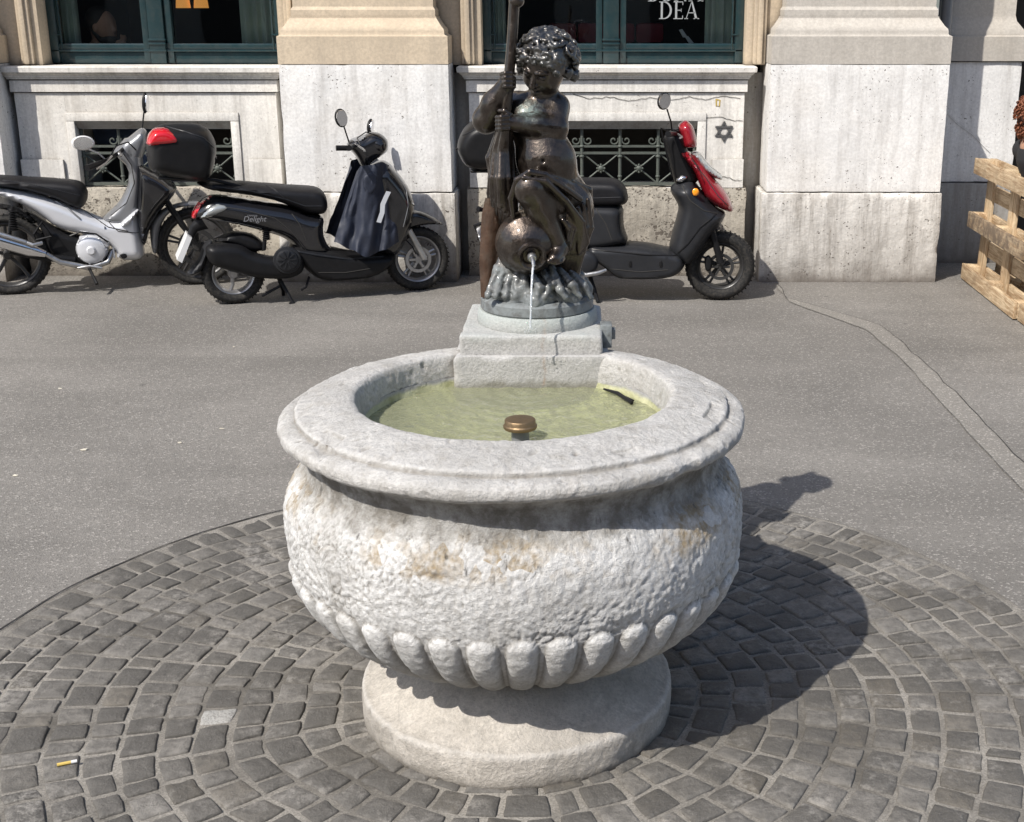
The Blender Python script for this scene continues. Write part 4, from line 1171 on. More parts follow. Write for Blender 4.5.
    for side, (j0_, j1_) in enumerate(((xL-.24, wx0), (wx1, xR+.24))):
        mb = MB(); mb.bx(j0_, j1_, YJ+.02, YB+.3, zw0, 4.3, .003)
        if side == 0: mb.bx(j1_-.13, j1_-.045, YJ-.01, YJ+.06, zw0+.002, zw1+.1, .012); mb.bx(j1_-.105, j1_-.07, YJ-.03, YJ+.04, zw0+.004, zw1+.1, .012)
        else: mb.bx(j0_+.045, j0_+.13, YJ-.01, YJ+.06, zw0+.002, zw1+.1, .012); mb.bx(j0_+.07, j0_+.105, YJ-.03, YJ+.04, zw0+.004, zw1+.1, .012)
        mb.build('window_jamb', M['sand'], bd, sharp=30)
    mb = MB(); mb.bx(wx0, wx1, YJ+.02, YB+.3, zw1, 4.3, .003); mb.build('window_lintel', M['sand'], bd)
    # window frame
    zg = P(650, 43.5, YG).z       # bottom of the glass
    zr = P(650, 50, YG).z
    wf = MB()
    wf.bx(wx0, wx1, YG-.01, YG+.06, zw0, zr-.012, .004); wf.bx(wx0, wx1, YG-.03, YG+.055, zr-.010, zr+.004, .003)
    wf.bx(wx0+.05, wx1-.05, YG-.022, YG+.05, zr+.006, zg, .008)
    wf.bx(wx0, wx1, YG-.02, YG+.055, zw1-.08, zw1, .005)
    mx = muls
    wf.bx(mx-.052, mx+.052, YG-.045, YG+.062, zw0+.002, zw1-.002, .006)
    for zz_ in (.03, .075, .10): wf.bx(mx-.058, mx+.058, YG-.055, YG, zw0+zz_+.05, zw0+zz_+.062, .003)
    wf.bx(mx+.058, mx+.10, YG-.025, YG+.058, zw0+.004, zw1-.004, .005); wf.bx(mx-.10, mx-.058, YG-.025, YG+.058, zw0+.004, zw1-.004, .005)
    for s_ in (0, 1):
        xa = wx0 if s_ == 0 else wx1-.055
        wf.bx(xa, xa+.055, YG-.03, YG+.058, zw0+.006, zw1-.006, .006)
        wf.tube([((xa+(.075 if s_==0 else -.02)), YG-.02, zr+.0), ((xa+(.075 if s_==0 else -.02)), YG-.02, zw1-.08)], .007, 8)
        for zq in (.10, .34): wf.box(((xa+(.06 if s_==0 else -.005)), YG-.03, zr+zq), (.05,.014,.010))
    wf.bx(wx0+.05, wx1-.05, YG-.015, YG+.05, 3.05, 3.12, .006)
    wobj = wf.build('window', M['green'], bd, sharp=30)
    for (a_, b_) in ((wx0+.05, mx-.095), (mx+.095, wx1-.05)):
        mb = MB(); mb.bx(a_, b_, YG+.015, YG+.021, zg-.003, zw1-.08)
        for v_ in mb.bm.verts: v_.co.y += (zw1-.08-v_.co.z)*-.012+.02
        mb.build('pane', M['glass'], wobj)
    return YG, zg
OZ0, OZ1 = P(600,186,YW+.1).z, P(600,121,YW).z
base_top = P(650,188,YW-.02).z
xA0, xA1 = xs(20,140,YW), xs(279,140,YW)
xB0, xB1 = xs(470,140,YW), xs(743,140,YW)
YG, zg = bay(xA0, xA1, xs(44,30,YB), xs(281,30,YB), xs(78,150,YW), xs(233,150,YW), OZ0, OZ1, xs(158,30,YB+.1), M['lime_panel'], 21, base_top)
bay(xB0, xB1, xs(482,30,YB), xs(745,30,YB), xs(505,150,YW), xs(697,150,YW), OZ0, OZ1, xs(611,30,YB+.1), M['lime_panel'], 31, base_top)
# rooms behind the windows
mb = MB()
for (a_, b_) in ((xA0-.3, xA1+.3), (xB0-.3, xB1+.3)):
    mb.bx(a_, b_, 12.0, 12.1, .5, 4.2); mb.bx(a_-.1, a_, YB+.31, 12, .5, 4.2); mb.bx(b_, b_+.1, YB+.31, 12, .5, 4.2)
    mb.bx(a_, b_, YB+.31, 12, .5, .6); mb.bx(a_, b_, YB+.31, 12, 4.1, 4.2)
mb.build('room', M['interior_wall'], bd)
def curtain(px0, px1, name='curtain', label=''):
    x0_, x1_ = xs(px0,30,YG+.12), xs(px1,30,YG+.12); mb = MB(); vs = []; n = 40
    for z in (1.3, 2.5, 3.8):
        for i in range(n+1):
            t = i/n; vs.append((x0_+(x1_-x0_)*t, YG+.14+.03*math.sin(t*26)+.012*math.sin(t*61+z), z))
    mb.faces(vs, [(j*(n+1)+i, j*(n+1)+i+1, (j+1)*(n+1)+i+1, (j+1)*(n+1)+i) for j in range(2) for i in range(n)])
    o = mb.build(name, M['curtain'], sharp=180); return setprops(o, label, 'curtain', 'curtains inside the windows')
curtain(52, 78, label='narrow grey green curtain at the left end of the left window, beside the seated man')
curtain(240, 280, label='pale curtain at the right end of the left window, above the top box')
curtain(484, 506, label='curtain strip at the left end of the second window, behind the oar')
curtain(705, 745, label='curtain at the right end of the second window, right of the lettering')
# lettering on the glass, outside face
def serif_text(word, x0, z0, hgt, y, gap=.12):
    """roman capitals from thick and thin strokes, h=1 units"""
    L = {'D': (.78, [('v',.13,.13),('bowl',)]), 'E': (.60, [('v',.13,.13),('h',.0,.58,.0),('h',.0,.58,.955),('h',.1,.48,.48),('s',.56,.0,.16),('s',.56,.84,1.),('s',.46,.40,.58)]),
         'A': (.80, []), 'B': (.62, []), 'O': (.82, []), 'N': (.82, [])}
    mb = MB(); x = x0; T = .045; K = .12
    def quad(a, b, c, d):
        f_ = [(x+p[0]*hgt, y, z0+p[1]*hgt) for p in (a, b, c, d)]; bk = [(p[0], y+.0015, p[2]) for p in f_]
        mb.faces(f_+bk, [(0,1,2,3),(7,6,5,4),(0,4,5,1),(1,5,6,2),(2,6,7,3),(3,7,4,0)])
    def rect(a, b, c, d): quad((a,c),(b,c),(b,d),(a,d))
    def arc(cx, cz, rx, rz, a0, a1, thick, thin, n=16):
        for i in range(n):
            t0, t1 = a0+(a1-a0)*i/n, a0+(a1-a0)*(i+1)/n
            w0 = thin+(thick-thin)*abs(math.cos(t0)); w1 = thin+(thick-thin)*abs(math.cos(t1))
            quad((cx+rx*math.cos(t0), cz+rz*math.sin(t0)), (cx+rx*math.cos(t1), cz+rz*math.sin(t1)), (cx+(rx-w1)*math.cos(t1), cz+(rz-w1)*math.sin(t1)), (cx+(rx-w0)*math.cos(t0), cz+(rz-w0)*math.sin(t0)))
    hp_ = math.pi/2
    for ch in word:
        w = L[ch][0]
        if ch in 'DEB':
            rect(.1, .1+K, 0, 1); rect(0, .1, 0, T); rect(0, .1, 1-T, 1); rect(.1+K, .3, 0, T); rect(.1+K, .3, 1-T, 1)
        if ch == 'D': arc(.3, .5, .46, .5, -hp_, hp_, K, T)
        if ch == 'E':
            rect(.3, .56, 0, T); rect(.3, .56, 1-T, 1); rect(.1+K, .47, .48, .48+T); rect(.53, .57, T, .2); rect(.53, .57, .8, 1-T); rect(.45, .48, .40, .6)
        if ch == 'B': arc(.3, .26, .28, .26, -hp_, hp_, K, T); arc(.3, .75, .24, .25, -hp_, hp_, K, T); rect(.1+K, .3, .48, .48+T)
        if ch == 'O': arc(.42, .5, .4, .5, 0, 2*math.pi, K, T, 32)
        if ch == 'A':
            quad((.06,0),(.10,0),(.42,1),(.38,1)); quad((.62,0),(.76,0),(.45,1),(.37,1)); rect(.2, .62, .33, .33+T); rect(-.02, .2, 0, T); rect(.53, .86, 0, T)
        if ch == 'N':
            rect(.1, .1+T, 0, 1); rect(.68, .68+T, 0, 1); quad((.64,0),(.74,0),(.16,1),(.02,1)); rect(0, .24, 0, T); rect(.6, .84, 1-T, 1)
        x += (w+gap)*hgt
    return mb
yt = YG+.006
pD = P(659, 19, yt); hD = P(659,1.5,yt).z-pD.z
mb = serif_text('DEA', pD.x, pD.z, hD, yt, .08)
o = mb.build('window_lettering', M['lettering'], bd, sharp=None)
mb = serif_text('BONA', P(648,0,yt).x, P(648,1.4,yt).z, hD, yt, .06)
mb.build('window_lettering', M['lettering'], bd, sharp=None)
# graffiti star and yellow mark
def star():
    mb = MB(); c = P(724,131.5,YW-.0045)
    for fl in (1, -1):
        pts = [(c.x+.058*math.sin(2*math.pi*k/3+.0)*1.0, YW-.0045, c.z+fl*.058*math.cos(2*math.pi*k/3)) for k in range(3)]
        for k in range(3):
            a_, b_ = Vector(pts[k]), Vector(pts[(k+1)%3]); d = (b_-a_)
            e0, e1 = a_-d*.06, b_+d*.08
            n_ = 8; P_ = [e0.lerp(e1, i/n_)+Vector((.004*mn.noise(Vector((i,k,fl))), -.0006*k-(.002 if fl < 0 else 0), .004*mn.noise(Vector((i,k+5,fl))))) for i in range(n_+1)]
            mb.tube(P_, [.007+.002*mn.noise(Vector((i*.7,k,fl))) for i in range(n_+1)], 6, squash=(1,.12,1))
    return mb
star().build('painted_star', M['graffiti'], bd)
mb = MB(); c = P(718,102,YW-.003); 
mb.tube([c+Vector((-.012,0,.02)), c+Vector((-.010,0,-.025)), c+Vector((.010,0,-.028)), c+Vector((.012,0,.012)), c+Vector((-.008,0,.016))], .0045, 6, squash=(1,.2,1)); mb.build('painted_mark', M['yellowpaint'], bd)
# cracks in the panel face
for (pts) in ([(573,94),(590,99),(610,97),(628,101),(650,98),(672,100),(690,97),(705,100),(722,96),(745,99)], [(705,118),(720,117),(735,121),(748,120)], [(706,180),(722,176),(735,180),(747,182)]):
    L_ = []
    for i in range(len(pts)-1):
        for j in range(5):
            t = j/5; x_ = pts[i][0]+(pts[i+1][0]-pts[i][0])*t; y_ = pts[i][1]+(pts[i+1][1]-pts[i][1])*t+1.3*mn.noise(Vector((x_*.25, pts[0][1], 0)))
            yy = YW-.026 if pts[0][1] > 170 else YW-.0035
            if x_ < 743 : L_.append(P(x_, y_, yy))
    MB().tube(L_, .0016, 5, squash=(1,.15,1)).build('wall_crack', M['crack'], bd)
# light scratch line on the recessed pier
L_ = [P(948+i*4.2, 114+i*3.7+1.2*math.sin(i*.8), YR+.014) for i in range(11)]
MB().tube(L_, .003, 5, squash=(1,.2,1)).build('scratch', M['lime'], bd)
# opposite side of the square (only seen mirrored in glass, water and bronze)
op = thing('opposite_building', (0,-19,0), 'plain stone street front across the square behind the viewer', 'building')
mb = MB(); mb.bx(-30, 30, -24, -19, 0, 9.5); mb.mould([(-19,9.5),(-18.4,9.7),(-18.3,10),(-19,10.1)], -30, 30); mb.mould([(-18.999,3.9),(-18.8,3.95),(-18.8,4.1),(-18.999,4.15)], -30, 30)
mb.build('wall', pbr('grey_street_front', (.26,.235,.20), .9, 0, .3, 1), op)
for i in range(14):
    for (z0_, z1_) in ((.8,3.2),(4.8,6.6),(7.4,9.0)):
        x = -27+i*4.1; w_ = MB(); w_.bx(x, x+1.5, -19.04, -18.95, z0_, z1_); w_.bx(x-.15, x+1.65, -19.03, -18.88, z0_-.12, z0_-.01)
        w_.build('window', M['dark'], op)
# ================================================================== PEOPLE IN THE BACKGROUND
def lamp(px, lab):
    th = thing('pendant_lamp', (xs(px,4,10.3), 10.3, 1.75), lab, 'lamp', group='orange pendant lamps inside the left window')
    c_ = Vector((xs(px,4,10.3), 10.3, P(px,8,10.3).z))
    m_, nt_, b_ = newmat('glowing_orange_shade'); setb(nt_, b_, col=(.8,.33,.06), emit=(1,.42,.1), emits=.55, rough=.6)
    MB().lathe([(.001,.13),(.02,.13),(.044,.11),(.055,.0),(.049,.0),(.04,.10),(.001,.10)], c_, seg=28).build('shade', m_, th)
    MB().tube([c_+Vector((0,0,.16)), (c_.x,c_.y,4.1)], .006, 6).build('cord', M['black_plastic'], th)
lamp(183, 'left one of two orange pendant lamps glowing inside the left window')
lamp(201, 'right one of two orange pendant lamps glowing inside the left window')
def person(base, face, hairmat, topmat, label, beard=False, curly=False, hand_to_mouth=False, sit=.46, sc=1.0, legs=True, tk=1., lean=0., back=0.):
    """seated person; base = floor point under the seat, face = heading angle of the gaze (radians, 0=+x)"""
    c, s_ = math.cos(face), math.sin(face)
    def L(f, l, z):
        l = l+lean*max(0, z-sit); f = f-back*max(0, z-sit)
        return (base[0]+sc*(f*c-l*s_), base[1]+sc*(f*s_+l*c), base[2]+sc*z)
    th = thing('person', base, label, 'person')
    b = SDF(); hz = sit+.76
    Rf = np.array([[c,-s_,0],[s_,c,0],[0,0,1]])
    # head + neck + hands = skin body
    b.ell(L(.02,0,hz), (.095*sc,.078*sc,.115*sc), Rf, k=.02); b.ell(L(.045,0,hz-.06), (.062*sc,.058*sc,.065*sc), Rf, k=.02)
    b.cap(L(.105,0,hz+.01), L(.125,0,hz-.025), .009*sc, .014*sc, .012)
    for l in (-1, 1):
        b.ell(L(.02,l*.08,hz-.01), (.018*sc,.010*sc,.030*sc), Rf, k=.01); b.ell(L(.105,l*.032,hz+.018), (.014*sc,.014*sc,.009*sc), Rf, k=.008, sub=True)
        b.ell(L(.094,l*.032,hz+.018), (.011*sc,.011*sc,.010*sc), Rf, k=.003)
    b.chain([L(.105,-.025,hz-.062), L(.112,0,hz-.060), L(.105,.025,hz-.062)], .006*sc, .004)
    b.cap(L(-.01,0,hz-.05), L(-.03,0,hz-.20), .052*sc, .058*sc, .03)
    b.chain([L(-.03,0,hz-.20), L(-.02,0,sit+.25), L(0,0,sit+.08)], [.11*sc,.11*sc,.13*sc], .03)
    hl = []
    for l in (-1, 1):
        sh = L(-.03,l*.17,hz-.24); raised = hand_to_mouth and l == -1
        el = L(.12,l*.24,sit+.30) if raised else L(.05,l*.25*tk,sit+.26)
        wr = L(.19,l*.06,hz-.16) if raised else L(.27,l*.17*tk,sit+.19)
        b.chain([L(-.03,l*.05,hz-.22), sh, el], [.06*sc,.055*sc,.042*sc], .03); b.cap(el, wr, .04*sc, .027*sc, .015)
        wv = Vector(wr); dv = (wv-Vector(el)).normalized()
        b.ell(wv+dv*.045*sc, (.042*sc,.022*sc,.040*sc), rotm(dv).T[[1,0,2]].T if False else None, k=.012)
        lat = dv.cross(Vector((0,0,1))).normalized()
        for i in range(4):
            o0 = wv+dv*.075*sc+lat*(i-1.5)*.019*sc; cu = Vector((-.02*c,-.02*s_,.0)) if raised else Vector((0,0,-.02))
            b.chain([o0, o0+dv*.03*sc+cu*.5, o0+dv*.05*sc+cu*1.6], [.0095*sc,.0088*sc,.0075*sc], .004)
        o0 = wv+dv*.03*sc-lat*.03*sc; b.chain([o0, o0+dv*.03*sc-lat*.02*sc, o0+dv*.055*sc-lat*.018*sc], [.0115*sc,.010*sc,.0085*sc], .006)
        hl.append((sh, el, wr))
    if legs:
        for l in (-1, 1):
            b.chain([L(0,l*.09,sit+.07), L(.44,l*.12,sit+.06), L(.42,l*.12,.09)], [.085*sc,.058*sc,.036*sc], .02)
            b.cap(L(.40,l*.12,.045), L(.56,l*.13,.035), .04*sc, .032*sc, .015)
    b.build(.011, 'body', M['skin'], th)
    t = SDF()
    t.chain([L(-.03,0,hz-.19), L(-.03,0,hz-.27), L(-.02,0,sit+.25), L(0,0,sit+.06)], [.06*sc,.135*sc,.130*sc,.150*sc], .03)
    for sh, el, wr in hl:
        t.chain([L(-.03,0,hz-.24), sh, el], [.09*sc,.070*sc,.055*sc], .03); t.cap(el, Vector(el).lerp(Vector(wr), .9), .052*sc, .038*sc, .015)
    t.build(.011, 'jumper', topmat, th)
    if legs:
        t = SDF()
        for l in (-1, 1): t.chain([L(0,l*.09,sit+.07), L(.44,l*.12,sit+.06), L(.42,l*.12,.13)], [.105*sc,.072*sc,.055*sc], .02)
        t.build(.012, 'trousers', M['jeans'], th)
        for l in (-1, 1): SDF().cap(L(.39,l*.12,.05), L(.57,l*.13,.035), .052*sc, .043*sc, .02).build(.012, 'shoe', M['cloth_black'], th)
    hr = SDF(); hr.ell(L(-.012,0,hz+.035), (.102*sc,.088*sc,.10*sc), Rf, k=.02)
    if beard: hr.ell(L(.055,0,hz-.085), (.062*sc,.062*sc,.05*sc), Rf, k=.02); hr.cap(L(.0,.07,hz-.03), L(.04,.05,hz-.09), .02, .02, .02); hr.cap(L(.0,-.07,hz-.03), L(.04,-.05,hz-.09), .02, .02, .02)
    if curly:
        rnd = random.Random(5)
        for i in range(420):
            th_ = rnd.uniform(0,2*math.pi); u = rnd.uniform(-1,1); q = math.sqrt(1-u*u); f_ = q*math.cos(th_)
            if f_ > .45 and u < .5: continue
            cc = Vector(L(-.03+.125*f_, .125*q*math.sin(th_), hz+.0+.14*u-(.05 if u < 0 else 0)))
            pts = [cc+Vector((.011*math.cos(j*1.2+i), .011*math.sin(j*1.2+i), .009*(j-3)))*sc for j in range(7)]
            hr.chain(pts, [.0038*sc]*7, .003)
    hr.build(.0085 if not curly else .004, 'hair', hairmat, th)
    return th
mp = P(104,27,9.32)
M['skin_dark'] = M['skin']
person((mp.x-.02, 9.32, mp.z-.115-1.22*1.0+.12), R(-25), M['hair_dark'], M['cloth_black'], 'bearded man in black seen through the left window raising a hand to his mouth', beard=True, hand_to_mouth=True)
pr = P(1040,150,8.0)
person((2.82, 8.0, .012), R(14), M['hair_red'], M['cloth_black'], 'person with curly auburn hair in black top sitting behind the wooden pallet', curly=True, sit=.56, sc=.85, tk=.45, back=.22)
rb = thing('reflection_bench', (xs(600,30,10.7), 10.7, .6), 'made-up dark red bench standing in for red reflections in the second window', 'bench')  # added bench shape; its red stands in for reflections in the glass
x0_, x1_ = xs(548,30,10.7), xs(664,30,10.7); zb_ = P(600,40,10.7).z
M['reflection_red'] = pbr('dark_red_reflection_tone', (.30,.02,.03), .6, 0, .3, 6, .2, 60)
mb = MB()
for i in range(4): a_ = x0_+(x1_-x0_)*i/4; mb.bx(a_+.006, a_+(x1_-x0_)/4-.006, 10.6, 10.72, zb_-.02, zb_+.13, .03)
mb.build('backrest', M['reflection_red'], rb)
mb = MB(); mb.bx(x0_, x1_, 10.15, 10.62, zb_-.48, zb_-.36, .04); mb.build('seat', M['reflection_red'], rb)
mb = MB(); mb.bx(x0_, x1_, 10.2, 10.7, .602, zb_-.485, .01); mb.build('base', M['cloth_black'], rb)
for (px_, py0, py1, lb) in ((682, 30, 37, 'upper white folded card leaning inside the glass under the DEA lettering'), (688, 37, 43, 'lower white folded card leaning inside the glass under the DEA lettering')):
    a_, b_ = P(px_-3, py0, YG+.22), P(px_+4, py1, YG+.22); mb = MB()
    mb.faces([(a_.x,a_.y,a_.z),(a_.x+.022,a_.y,a_.z+.006),(b_.x+.012,b_.y,b_.z),(b_.x-.018,b_.y,b_.z-.004),(a_.x,a_.y+.03,a_.z),(a_.x+.022,a_.y+.03,a_.z+.006),(b_.x+.012,b_.y+.06,b_.z),(b_.x-.018,b_.y+.06,b_.z-.004)], [(0,1,2,3),(4,7,6,5),(0,4,5,1),(1,5,6,2),(2,6,7,3),(3,7,4,0)])
    setprops(mb.build('folded_card', M['white']), lb, 'card')
mb = MB(); tx = xs(684,40,YG+.3); tz = P(684,44,YG+.3).z
th = thing('window_table', (tx, YG+.36, .6), 'dark table top just inside the second window carrying the white cards', 'table')
mb.bx(tx-.35, tx+.35, YG+.18, YG+.75, tz-.04, tz-.012, .005); mb.build('table_top', M['cloth_black'], th)
MB().tube([(tx,YG+.46,.602),(tx,YG+.46,tz-.045)], .03, 12).build('leg', M['black_plastic'], th)
# ================================================================== PALLETS
def make_pallet(label, group=None, tones=1):
    """EUR pallet, local: length 1.2 along x, width .8 along z (standing on its long edge), boards facing -y are the runners"""
    t = thing('wooden_pallet', (0,0,0), label, 'pallet', local=True, group=group)
    rnd = random.Random(tones)
    def tn(d=.25): return (rnd.random(), d*rnd.random(), 0)
    def board(nm, x0, x1, y0, y1, z0, z1, tone):
        b = MB(attr=True); b.bx(x0, x1, y0, y1, z0, z1, .003, tone=tone); o = b.build(nm, M['wood_v' if nm in ('cross_board',) else 'wood'], t, weld=False); return o
    for i, z in enumerate((.05, .40, .75)):
        board('runner_board', 0, 1.2, 0, .022, z-.05, z+.05, (rnd.random()*.5, (.45,1.0,.5)[i], 0))
        for x in (.05, .60, 1.15):
            board('spacer_block', x-.05 if x > .1 else .001, x+.05 if x < 1.1 else 1.199, .0222, .100, z-.048, z+.048, tn())
    for x in (.072, .60, 1.128): board('cross_board', x-.07, x+.07, .1002, .122, 0, .8, tn())
    for z in (.05, .22, .40, .58, .75): board('deck_board', 0, 1.2, .1222, .144, z-.05 if z in (.05,.4,.75) else z-.05, z+.05, tn(.4))
    return t
pa = make_pallet('rough wooden pallet standing on its edge at the right with dark middle board', 'wooden pallets of the terrace seating')
q0 = G(960,284)
pa.location = (2.50, 8.64, .02); pa.rotation_euler = (R(-2), 0, R(-91))
def copy_tree(o, parent=None):
    c_ = o.copy(); COL.objects.link(c_)
    if parent is not None: c_.parent = parent
    for ch in o.children: copy_tree(ch, c_)
    return c_
p2 = copy_tree(pa); p2['label'] = 'wooden pallet standing on edge, nearer the camera, mostly beyond the right edge of the photo'
p2.location = (2.50, 7.42, .02); p2.rotation_euler = (R(-2), 0, R(-91))
p3 = copy_tree(pa); p3['label'] = 'wooden pallet lying flat as a bench behind the upright pallets'
p3.location = (2.72, 8.62, .20); p3.rotation_euler = (R(-90), 0, R(-90))
p4 = copy_tree(p3); p4['label'] = 'wooden pallet lying flat on the ground under the bench pallet'; p4.location = (2.72, 8.62, .05)
# ================================================================== TWO-WHEELERS
class Bike:
    def __init__(s, name, label, cat, pa, pb):
        A, B = G(*pa, .012), G(*pb, .012); s.A = A; d = B-A; s.len = d.length; s.d = d.normalized()
        s.n = Vector((s.d.y, -s.d.x, 0))           # towards the camera
        s.root = thing(name, A, label, cat, rz=math.atan2(d.y, d.x), local=True)
    def L(s, px, py, t=0.):
        """pixel -> local (x along, -t, z)"""
        r = ray(px, py); o = Vector((0,0,H)); q = s.A+s.n*t
        k = (q-o).dot(s.n)/r.dot(s.n); p = o+r*k
        return Vector(((p-s.A).dot(s.d), -t, p.z-s.A.z))
    def poly(s, pts, t=0.): return [(lambda v: (v.x, v.z))(s.L(x, y, t)) for x, y in pts]
    def shell(s, name, mat, pts, W, rnd=.04, t=0., parent=None, h=.018, y0=0., n=2, **kw):
        mb = MB(); inflate(mb, s.poly(pts, t), W, rnd, h, y0, n, **kw); return mb.build(name, mat, parent or s.root, sharp=50)
    def wheel(s, px, py, rpx, tw, rimm, spokes=5, disc=True, style='cast', name='wheel'):
        c = s.L(px, py); c.y = 0; rr_ = abs(s.L(px+rpx, py).x-c.x); c.z = rr_
        w = MB(); rt = rr_; hw = tw/2; ri = rt-tw*.62
        prof = [(ri,-hw*.62),(ri+.01,-hw*.8),(rt-tw*.34,-hw),(rt-tw*.15,-hw*.92),(rt-tw*.05,-hw*.62),(rt,-hw*.2),(rt,hw*.2),(rt-tw*.05,hw*.62),(rt-tw*.15,hw*.92),(rt-tw*.34,hw),(ri+.01,hw*.8),(ri,hw*.62)]
        w.lathe(prof, c, (0,1,0), 64)
        for k in range(44):                          # tread blocks
            a = 2*math.pi*k/44
            for sg in (-1, 1):
                q = c+Vector((math.cos(a)*(rt-.0025), sg*hw*.42, math.sin(a)*(rt-.003)))
                w.box(q, (.012,hw*.5,.007), Matrix.Rotation(-a, 3, 'Y'))
        wo = w.build(name, M['tyre'], s.root, sharp=50)
        r2 = MB(); ro = ri+.004
        r2.lathe([(ro,-hw*.66),(ro-.004,-hw*.72),(ro-.010,-hw*.66),(ro-.022,-hw*.3),(ro-.026,0),(ro-.022,hw*.3),(ro-.010,hw*.66),(ro-.004,hw*.72),(ro,hw*.66)], c, (0,1,0), 64)
        r2.lathe([(.001,-.045),(.022,-.045),(.030,-.03),(.034,0),(.030,.03),(.022,.045),(.001,.045)], c, (0,1,0), 24)
        for k in range(spokes):
            a = 2*math.pi*k/spokes+.3
            d = Vector((math.cos(a),0,math.sin(a))); pe = Vector((-d.z,0,d.x))
            if style == 'cast':
                for sg in (-1, 1): r2.tube([c+d*.024+pe*sg*.004, c+d*(ro*.5)+pe*sg*.010, c+d*(ro-.014)+pe*sg*.018], [.011,.008,.008], 8)
            else:
                r2.tube([c+d*.024, c+d*(ro*.55)+pe*.008, c+d*(ro-.014)], [.014,.011,.012], 8)
        r2.build('wheel_rim', rimm, wo, sharp=40)
        if disc:
            d_ = MB(); rd = ri*.58
            d_.lathe([(rd*.76,-hw*.9),(rd,-hw*.9),(rd,-hw*.9+.004),(rd*.76,-hw*.9+.004)], c, (0,1,0), 40)
            for k in range(6):
                a = k*math.pi/3; d = Vector((math.cos(a),0,math.sin(a))); d_.box(c+d*rd*.45+Vector((0,-hw*.88,0)), (rd*.5,.004,.014), Matrix.Rotation(-a, 3, 'Y'))
            d_.build('brake_disc', M['disc_dark'] if rimm == M['rim_dark'] else M['alu'], wo, sharp=40)
        return c, rr_
    def tubep(s, name, mat, pts, r, parent=None, seg=10):
        """pts: (px,py,t)"""
        mb = MB(); mb.tube([s.L(*p) for p in pts], r, seg); return mb.build(name, mat, parent or s.root)
    def trim(s, name, mat, obj, pts, rad=.003, parent=None, out=.0):
        from mathutils.bvhtree import BVHTree
        me = obj.data; bv = BVHTree.FromPolygons([v.co.copy() for v in me.vertices], [tuple(p.vertices) for p in me.polygons])
        L_ = []
        for i in range(len(pts)-1):
            for j in range(6):
                t = j/6; L_.append((pts[i][0]*(1-t)+pts[i+1][0]*t, pts[i][1]*(1-t)+pts[i+1][1]*t))
        L_.append(pts[-1]); Q_ = []
        for p in L_:
            q = s.L(p[0], p[1], .13); h = bv.ray_cast(Vector((q.x, -1, q.z)), Vector((0,1,0)))
            if h[0] is not None: Q_.append(h[0]+Vector((0,-out,0)))
        if len(Q_) > 2:
            mb = MB(); mb.tube(Q_, rad, 6); return mb.build(name, mat, parent or obj)
    def mirror(s, px, py, t, rx, ry, stem, face=0., mat='black_plastic', tilt=0.):
        c = s.L(px, py, t); rot = Matrix.Rotation(face, 3, 'Z')@Matrix.Rotation(tilt, 3, 'Y')
        mb = MB(); mb.ball(c, (rx, .018, ry), rot, 20, 12); mb.tube([s.L(*p) for p in stem]+[], .0048, 8)
        o = mb.build('mirror', M[mat], s.root)
        g = MB(); nn = rot@Vector((0,-1,0)); vs = [c+nn*.0135+rot@Vector((rx*.86*math.cos(a), 0, ry*.86*math.sin(a))) for a in [2*math.pi*k/24 for k in range(24)]]
        vs = vs+[v+nn*.006-(v-c-nn*.0135)*.04 for v in vs]; g.faces(vs, [tuple(range(24,48))]+[(k,(k+1)%24,24+(k+1)%24,24+k) for k in range(24)])
        g.build('mirror_glass', M['chrome'], o); return o
def word_mesh(bk, text, size, px, py, t, mat, shear=.2, name='lettering', parent=None, ex=.0006):
    cu = bpy.data.curves.new('txt', 'FONT'); cu.body = text; cu.size = size; cu.shear = shear; cu.extrude = ex
    ob = bpy.data.objects.new('txt', cu); COL.objects.link(ob)
    dg = bpy.context.evaluated_depsgraph_get(); dg.update(); me = bpy.data.meshes.new_from_object(ob.evaluated_get(dg)); bpy.data.objects.remove(ob)
    p = bk.L(px, py, t)
    me.transform(Matrix.Translation(p)@Matrix.Rotation(R(3), 4, 'Y')@Matrix.Rotation(R(90), 4, 'X'))
    return link(name, me, mat, parent or bk.root, sharp=None)
# ------------------------------------------------ black scooter
K = Bike('parked_scooter', 'glossy black scooter with navy leg apron and black top box, left of the fountain', 'scooter', (233,303), (417,289.5))
K.wheel(233,272,31.5,.10,M['rim_silver'],3,False,'plain')
cf, rf = K.wheel(417,258,31,.095,M['rim_silver'],5,True)
kseat = K.shell('seat', M['seat'], [(193,182),(215,180),(238,180.5),(268,183),(297,185),(317,186),(325,193),(327.5,206),(323,214),(306,213),(291,206),(268,198),(238,193),(209,190)], .135, .05)
bo = K.shell('body', M['black_paint'], [(190,217),(198,201),(212,193),(250,199),(291,205),(306,212),(324,214),(322,232),(327,244),(334,250),(316,256),(300,254),(288,240),(276,234),(238,224),(215,220)], .145, .07, wf=lambda x, z: .75+.25*min(1, max(0, (x+.3)/.5)))
K.shell('tail_light', M['redlens'], [(190,217),(197,202),(210,194.5),(214,196),(203,203),(197,213),(195,219)], .13, .05, h=.012)
K.shell('tail_lens', M['lamp_lens'], [(196,218),(201,205),(212,197.5),(224,198),(235,204),(232,208),(222,214),(206,218)], .138, .05, h=.012)
kfb = K.shell('floorboard', M['black_plastic'], [(288,243),(310,243),(332,247),(355,252),(396,250),(390,262),(381,271),(367,277),(332,280),(317,278),(304,268),(295,258)], .15, .04)
